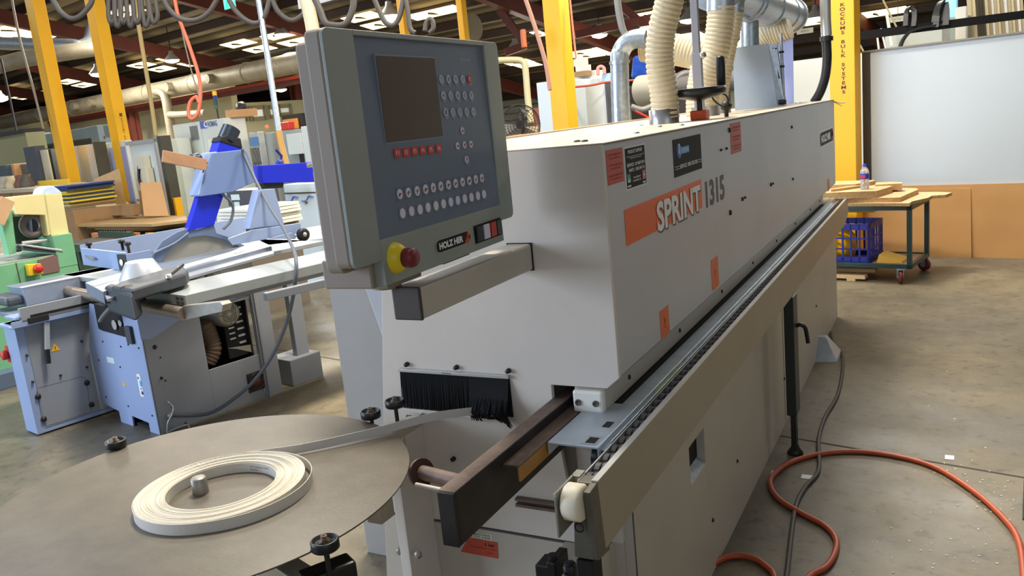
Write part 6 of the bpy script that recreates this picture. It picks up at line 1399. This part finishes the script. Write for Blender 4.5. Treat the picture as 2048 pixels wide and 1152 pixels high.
part(o2, 'orange_case', MB().box(q2[0]+.05, q2[1]-.1, q2[2]-.03, q2[2], q2[4], q2[5]-.06), mat('case_amber', (226, 140, 50), .5), .01)
c = atd(571, 252, 11.3); solo('red_case', 'small red case left of the dark open box', 'case', MB().box(c[0]-.14, c[0]+.14, c[1]-.05, c[1]+.05, c[2]-.05, c[2]+.05), red, c, 'B', .01)
c = atd(534, 253, 11.2); solo('red_lamp', 'tiny glowing red lamp above the grey cabinet', 'lamp', MB().lathe(c, [(.02, -.02), (.025, 0), (.015, .02), (.001, .02)], 12), mat('red_glow', (255, 70, 50), .4, emit=3), c, 'B')
c = atd(486, 215, 13.7); solo('wall_speaker', 'small dark round speaker at the corner of the cream office block', 'speaker', MB().lathe(c, [(.001, -.1), (.09, -.08), (.1, 0), (.05, .05), (.001, .05)], 16, 'y'), darkmetal, c, 'B')
o, q = cab('wave_cabinet', 'pale cabinet with two small blue wave lines under the blue saw arm', 'cabinet', 640, 366, 425, 9.0, 566, None, mat('cab_icewhite', (212, 222, 222), .5), .4, True)
c = at(600, 398, 'y', q[2]-.01, 'B'); mb = MB()
for dx in (-.14, .14): mb.tube(smooth_path([(c[0]+dx-.12, q[2]-.004, c[2]-.02), (c[0]+dx-.04, q[2]-.004, c[2]-.02), (c[0]+dx+.02, q[2]-.004, c[2]+.03), (c[0]+dx+.1, q[2]-.004, c[2]+.02)]), .009, 6)
part(o, 'wave_lines', mb, mat('wave_blue', (110, 140, 220), .5))
part(o, 'cabinet_seam', MB().box(q[0], q[1], q[2]-.004, q[2], c[2]+.06, c[2]+.075), inkgrey)
part(o, 'round_lock', MB().lathe((c[0]+.1, q[2], c[2]-.03), [(.025, 0), (.025, -.01), (.001, -.01)], 14, 'y'), caststeel)
for k in range(6):
    zz_ = .93+k*.032; p = atd(490, 430, 8.0)
    solo('white_sheet', 'white sheet material in the stack behind the saw arm', 'sheet', MB().box(p[0]-.35+.01*(k % 2), p[0]+.22-.012*(k % 3), p[1]-.1, p[1]+.5, p[2]-.12+k*.032, p[2]-.094+k*.032), white, (p[0], p[1], p[2]-.12+k*.032), 'B', .001, group='white sheets stacked behind the saw')
p = atd(480, 404, 8.05)
solo('stack_support', 'dark base under the white sheets', 'table', MB().box(p[0]-.4, p[0]+.2, p[1]-.1, p[1]+.5, 0, atd(490, 430, 8.0)[2]-.12), mat('base_dull', (120, 110, 96), .6), (p[0], p[1], 0), 'B')
o, q = cab('label_box', 'dark grey box with two pale labels behind the saw arm', 'box', 507, 380, 412, 8.6, 452, None, mat('box_charcoal', (76, 74, 80), .5), .3)
part(o, 'pale_label', MB().box(q[0]+.08, q[0]+.24, q[2]-.003, q[2], q[5]-.1, q[5]-.04).box(q[0]+.12, q[0]+.22, q[2]-.003, q[2], q[5]-.17, q[5]-.12), mat('label_mint', (206, 220, 212), .5))
# board table with stacked sheets
BT = thing('sheet_table', 'low dark steel table carrying brown sheet boards behind the green machine', 'table', (-11, 4.9, 0), 'B')
fm = MB()
for u in (-12.6, -11.4, -10.2, -9.5):
    for v in (4.7, 5.3): fm.box(u-.04, u+.04, v-.04, v+.04, 0, .66)
fm.box(-12.7, -9.4, 4.66, 4.74, .60, .68).box(-12.7, -9.4, 5.26, 5.34, .60, .68).box(-12.7, -9.4, 4.66, 5.34, .66, .69)
part(BT, 'table_frame', fm, mat('frame_brown_black', (70, 58, 48), .6))
def flat(name, label, cat, pts, z0, z1, mt, grp=None):
    q = [bz(*p_, z1) for p_ in pts]
    return solo(name, label, cat, MB().prism(q, 'z', z0, z1), mt, (q[0][0], q[0][1], z0), 'B', group=grp)
for k in range(4):
    flat('sheet_board', 'large brown sheet board stacked on the low steel table', 'board', [(133-k, 458-3*k), (300+k, 457-3*k), (374, 449-3*k), (372, 440-3*k), (130, 440-3*k)], .70+k*.035, .732+k*.035, [mat('mdf_dark', (140, 106, 66), .6, noise=.1), mdf][k % 2], 'brown sheets on the low table')
flat('sheet_board', 'short lighter board on the big brown sheets beside the cream cover', 'board', [(131, 434), (215, 432), (244, 425), (130, 425)], .842, .87, mat('mdf_light', (208, 164, 104), .6))
mb = MB(); q = pxbox(mb, 262, 410, 431, 10.6, 172, 282, .5); o = solo('carton', 'long open brown carton behind the sheet stack', 'box', mb, chip, (q[1], q[2], q[4]), 'B', .003)
mb = MB().beam(atd(192, 412, 10.55), atd(231, 409, 10.7), .05, .02); solo('wood_lath', 'pale lath lying across the brown carton', 'lath', mb, wood, atd(192, 416, 10.4), 'B')
flat('cardboard_flap', 'thin cardboard sheet lying over the carton', 'cardboard', [(170, 404), (250, 401), (262, 409), (180, 412)], .99, 1.0, chip)
cols = [mat('pad_blue', (40, 62, 120), .5), mat('pad_yellow', (226, 196, 60), .5), mat('pad_navy', (50, 58, 78), .5), mat('pad_straw', (206, 184, 110), .6), mat('pad_brown', (150, 124, 90), .6)]
names = ['dark blue', 'yellow', 'navy', 'straw', 'brown']
seq = [4, 4, 4, 3, 4, 1, 2, 1, 2, 1, 1, 2, 0, 0]
b0 = atd(158, 402, 10.9)
for k, s_ in enumerate(seq):
    zz_ = b0[2]-.12+k*.0245; ju = random.uniform(-.05, .05)
    solo('foam_pad', '%s sheet in the tall stack beside the pale visor' % names[s_], 'sheet', MB().box(b0[0]-.22+ju, b0[0]+.2+ju, b0[1]-.2, b0[1]+.4, zz_, zz_+.022), cols[s_], (b0[0], b0[1], zz_), 'B', group='%s sheets in the tall stack' % names[s_])
solo('pad_stand', 'brown base carrying the tall sheet stack', 'stand', MB().box(b0[0]-.26, b0[0]+.24, b0[1]-.2, b0[1]+.4, 0, b0[2]-.12), chip, (b0[0], b0[1], 0), 'B')
mb = MB(); q = pxbox(mb, 134, 358, 371, 11.3, 73, 140, .3); solo('yellow_beam', 'yellow bar lying at the foot of the leftmost yellow post', 'bar', mb, mat('bar_yellow', (238, 196, 50), .45), (q[1], q[2], q[4]), 'B', .005)
o, q = cab('workbench', 'workbench with a pale top behind the cream belt cover', 'bench', 66, 376, 384, 11.0, -60, None, mat('bench_pale', (190, 176, 150), .6), .7)
part(o, 'bench_front', MB().box(q[0], q[1], q[2]+.02, q[2]+.06, q[4]-.25, q[4]), mat('bench_brown', (160, 112, 70), .6))
part(o, 'bench_legs', MB().box(q[1]-.08, q[1], q[2]+.05, q[2]+.13, 0, q[4]).box(q[0], q[0]+.08, q[2]+.05, q[2]+.13, 0, q[4]).box(q[1]-.9, q[1]-.82, q[2]+.02, q[2]+.1, 0, q[4]), galv)
for i, (x, y, cl, lab) in enumerate([(8, 368, (180, 170, 150), 'grey part at the left end of the bench'), (24, 366, (206, 190, 150), 'pale part on the bench'), (42, 366, (120, 80, 60), 'brown part on the bench'), (54, 366, (90, 80, 70), 'dark part at the right end of the bench')]):
    c = at(x, y, 'y', q[2]+.3, 'B'); solo('bench_part', lab, 'machine part', MB().lathe((c[0], c[1], q[5]), [(.09, 0), (.1, .05), (.06, .12), (.07, .18), (.001, .18)], 14), mat('bp_%d' % i, cl, .6, noise=.2), (c[0], c[1], q[5]), 'B')
# leaning brown board behind second post, boards beneath
pts = [(188, 358), (238, 337), (256, 420), (190, 412)]
Q0 = [atd(x, y, 11.4) for x, y in pts]; Q1 = [atd(x, y, 11.5) for x, y in pts]
solo('leaning_board', 'brown board with a cut corner leaning left of the second yellow post', 'board', MB().hexa(Q0, Q1), mdf, Q0[0], 'B')
pts = [(280, 365), (322, 364), (338, 432), (288, 432)]
Q0 = [atd(x, y, 10.5) for x, y in pts]; Q1 = [atd(x, y, 10.58) for x, y in pts]
solo('leaning_board', 'brown board leaning right of the second yellow post', 'board', MB().hexa(Q0, Q1), mdf2, Q0[0], 'B')
for i, (xc, yt, yb, xl, cl) in enumerate([(212, 467, 478, 182, (190, 120, 60)), (236, 467, 478, 213, (186, 116, 58)), (272, 466, 480, 245, (176, 118, 66)), (300, 466, 476, 290, (236, 160, 50))]):
    mb = MB(); q = pxbox(mb, xc, yt, yb, 9.6, xl, None, .05); q_floor = mb.v; mb.v = [(x_, y_, 0 if z_ < q[4]+.001 else z_) for (x_, y_, z_) in mb.v]; solo('parts_box', ['brown box under the sheet table, left one', 'brown box under the sheet table, second from left', 'brown box under the sheet table, right one', 'amber box under the sheet table at its right end'][i], 'box', mb, mat('pb_%d' % i, cl, .6), (q[1], q[2], q[4]), 'B', .004)
# long dark conveyor behind the green machine
a, c = atd(128, 488, 8.9), atd(242, 486, 8.9)
cv_ = thing('roller_conveyor', 'dark green roller conveyor between the green machine and the sheet table', 'conveyor', (a[0], a[1], 0), 'B')
z_ = a[2]
part(cv_, 'conveyor_frame', MB().box(a[0]-.3, c[0], a[1], a[1]+.05, z_-.08, z_).box(a[0]-.3, c[0], a[1]+.5, a[1]+.55, z_-.08, z_+.05), dgreen)
part(cv_, 'conveyor_bed', MB().box(a[0]-.3, c[0], a[1]+.05, a[1]+.5, z_-.06, z_-.01), mat('bed_dark', (60, 56, 50), .5))
mb = MB(); n = int((c[0]-a[0]+.3)/.06)
for k in range(n): mb.box(a[0]-.3+k*.06, a[0]-.3+k*.06+.03, a[1]+.505, a[1]+.51, z_+.052, z_+.075)
part(cv_, 'roller_row', mb, blackm, kind='stuff')
part(cv_, 'conveyor_legs', MB().box(a[0], a[0]+.05, a[1], a[1]+.5, 0, z_-.08).box(c[0]-.2, c[0]-.15, a[1], a[1]+.5, 0, z_-.08), dgreen)

# ================================================================== LIGHT
W = bpy.data.worlds.new('world'); S.world = W; W.use_nodes = True
bg = W.node_tree.nodes['Background']; bg.inputs['Color'].default_value = (*lin((206, 216, 232)), 1); bg.inputs['Strength'].default_value = .5
def area(name, loc, rot, sx, sy, power, col):
    l = bpy.data.lights.new(name, 'AREA'); l.shape = 'RECTANGLE'; l.size = sx; l.size_y = sy; l.energy = power; l.color = col
    o = bpy.data.objects.new(name, l); COL.objects.link(o); o.location = f2w(loc, 'B'); o.rotation_euler = rot; return o
warm = (1, .95, .86); cool = (.66, .79, 1)
for (u, v, p_) in [(-2.2, 2.0, 110), (-2.6, 7.5, 110), (-8, 4.5, 170), (-14, 9, 700), (-3, 13, 330), (-24, 10, 1100), (-14, 19, 700), (3, 8, 70), (-20, 3, 400)]:
    area('added_overhead_light', (u, v, RZ(v)-.7), (math.radians(-12), 0, ANG['B']), 3, 1.6, p_, warm)  # added area lamps under the roof, standing in for skylight daylight
area('added_overhead_light', (-3.2, 3.2, RZ(3.2)-.6), (math.radians(-12), 0, ANG['B']), 1.1, .7, 460, (1, .93, .8))  # two small strong lamps added for the bander's shadow on the floor
area('added_overhead_light', (-3.4, 7.0, RZ(7)-.6), (math.radians(-12), 0, ANG['B']), 1.1, .7, 300, (1, .93, .8))
area('added_overhead_light', (-7.5, .5, 5.5), (0, 0, 0), 3, 2, 190, cool)  # added cool fill, makes the floor by the saw bluer
area('door_light', (-9, -5, 2.6), (math.radians(72), 0, math.radians(-55)), 5, 4, 800, cool)
area('door_light', (6, -3, 3), (math.radians(68), 0, math.radians(48)), 5, 4, 70, (.78, .87, 1))
S.view_settings.view_transform = 'Standard'; S.view_settings.look = 'None'; S.view_settings.exposure = 0
S.cycles.use_denoising = True
S.cycles.max_bounces = 6
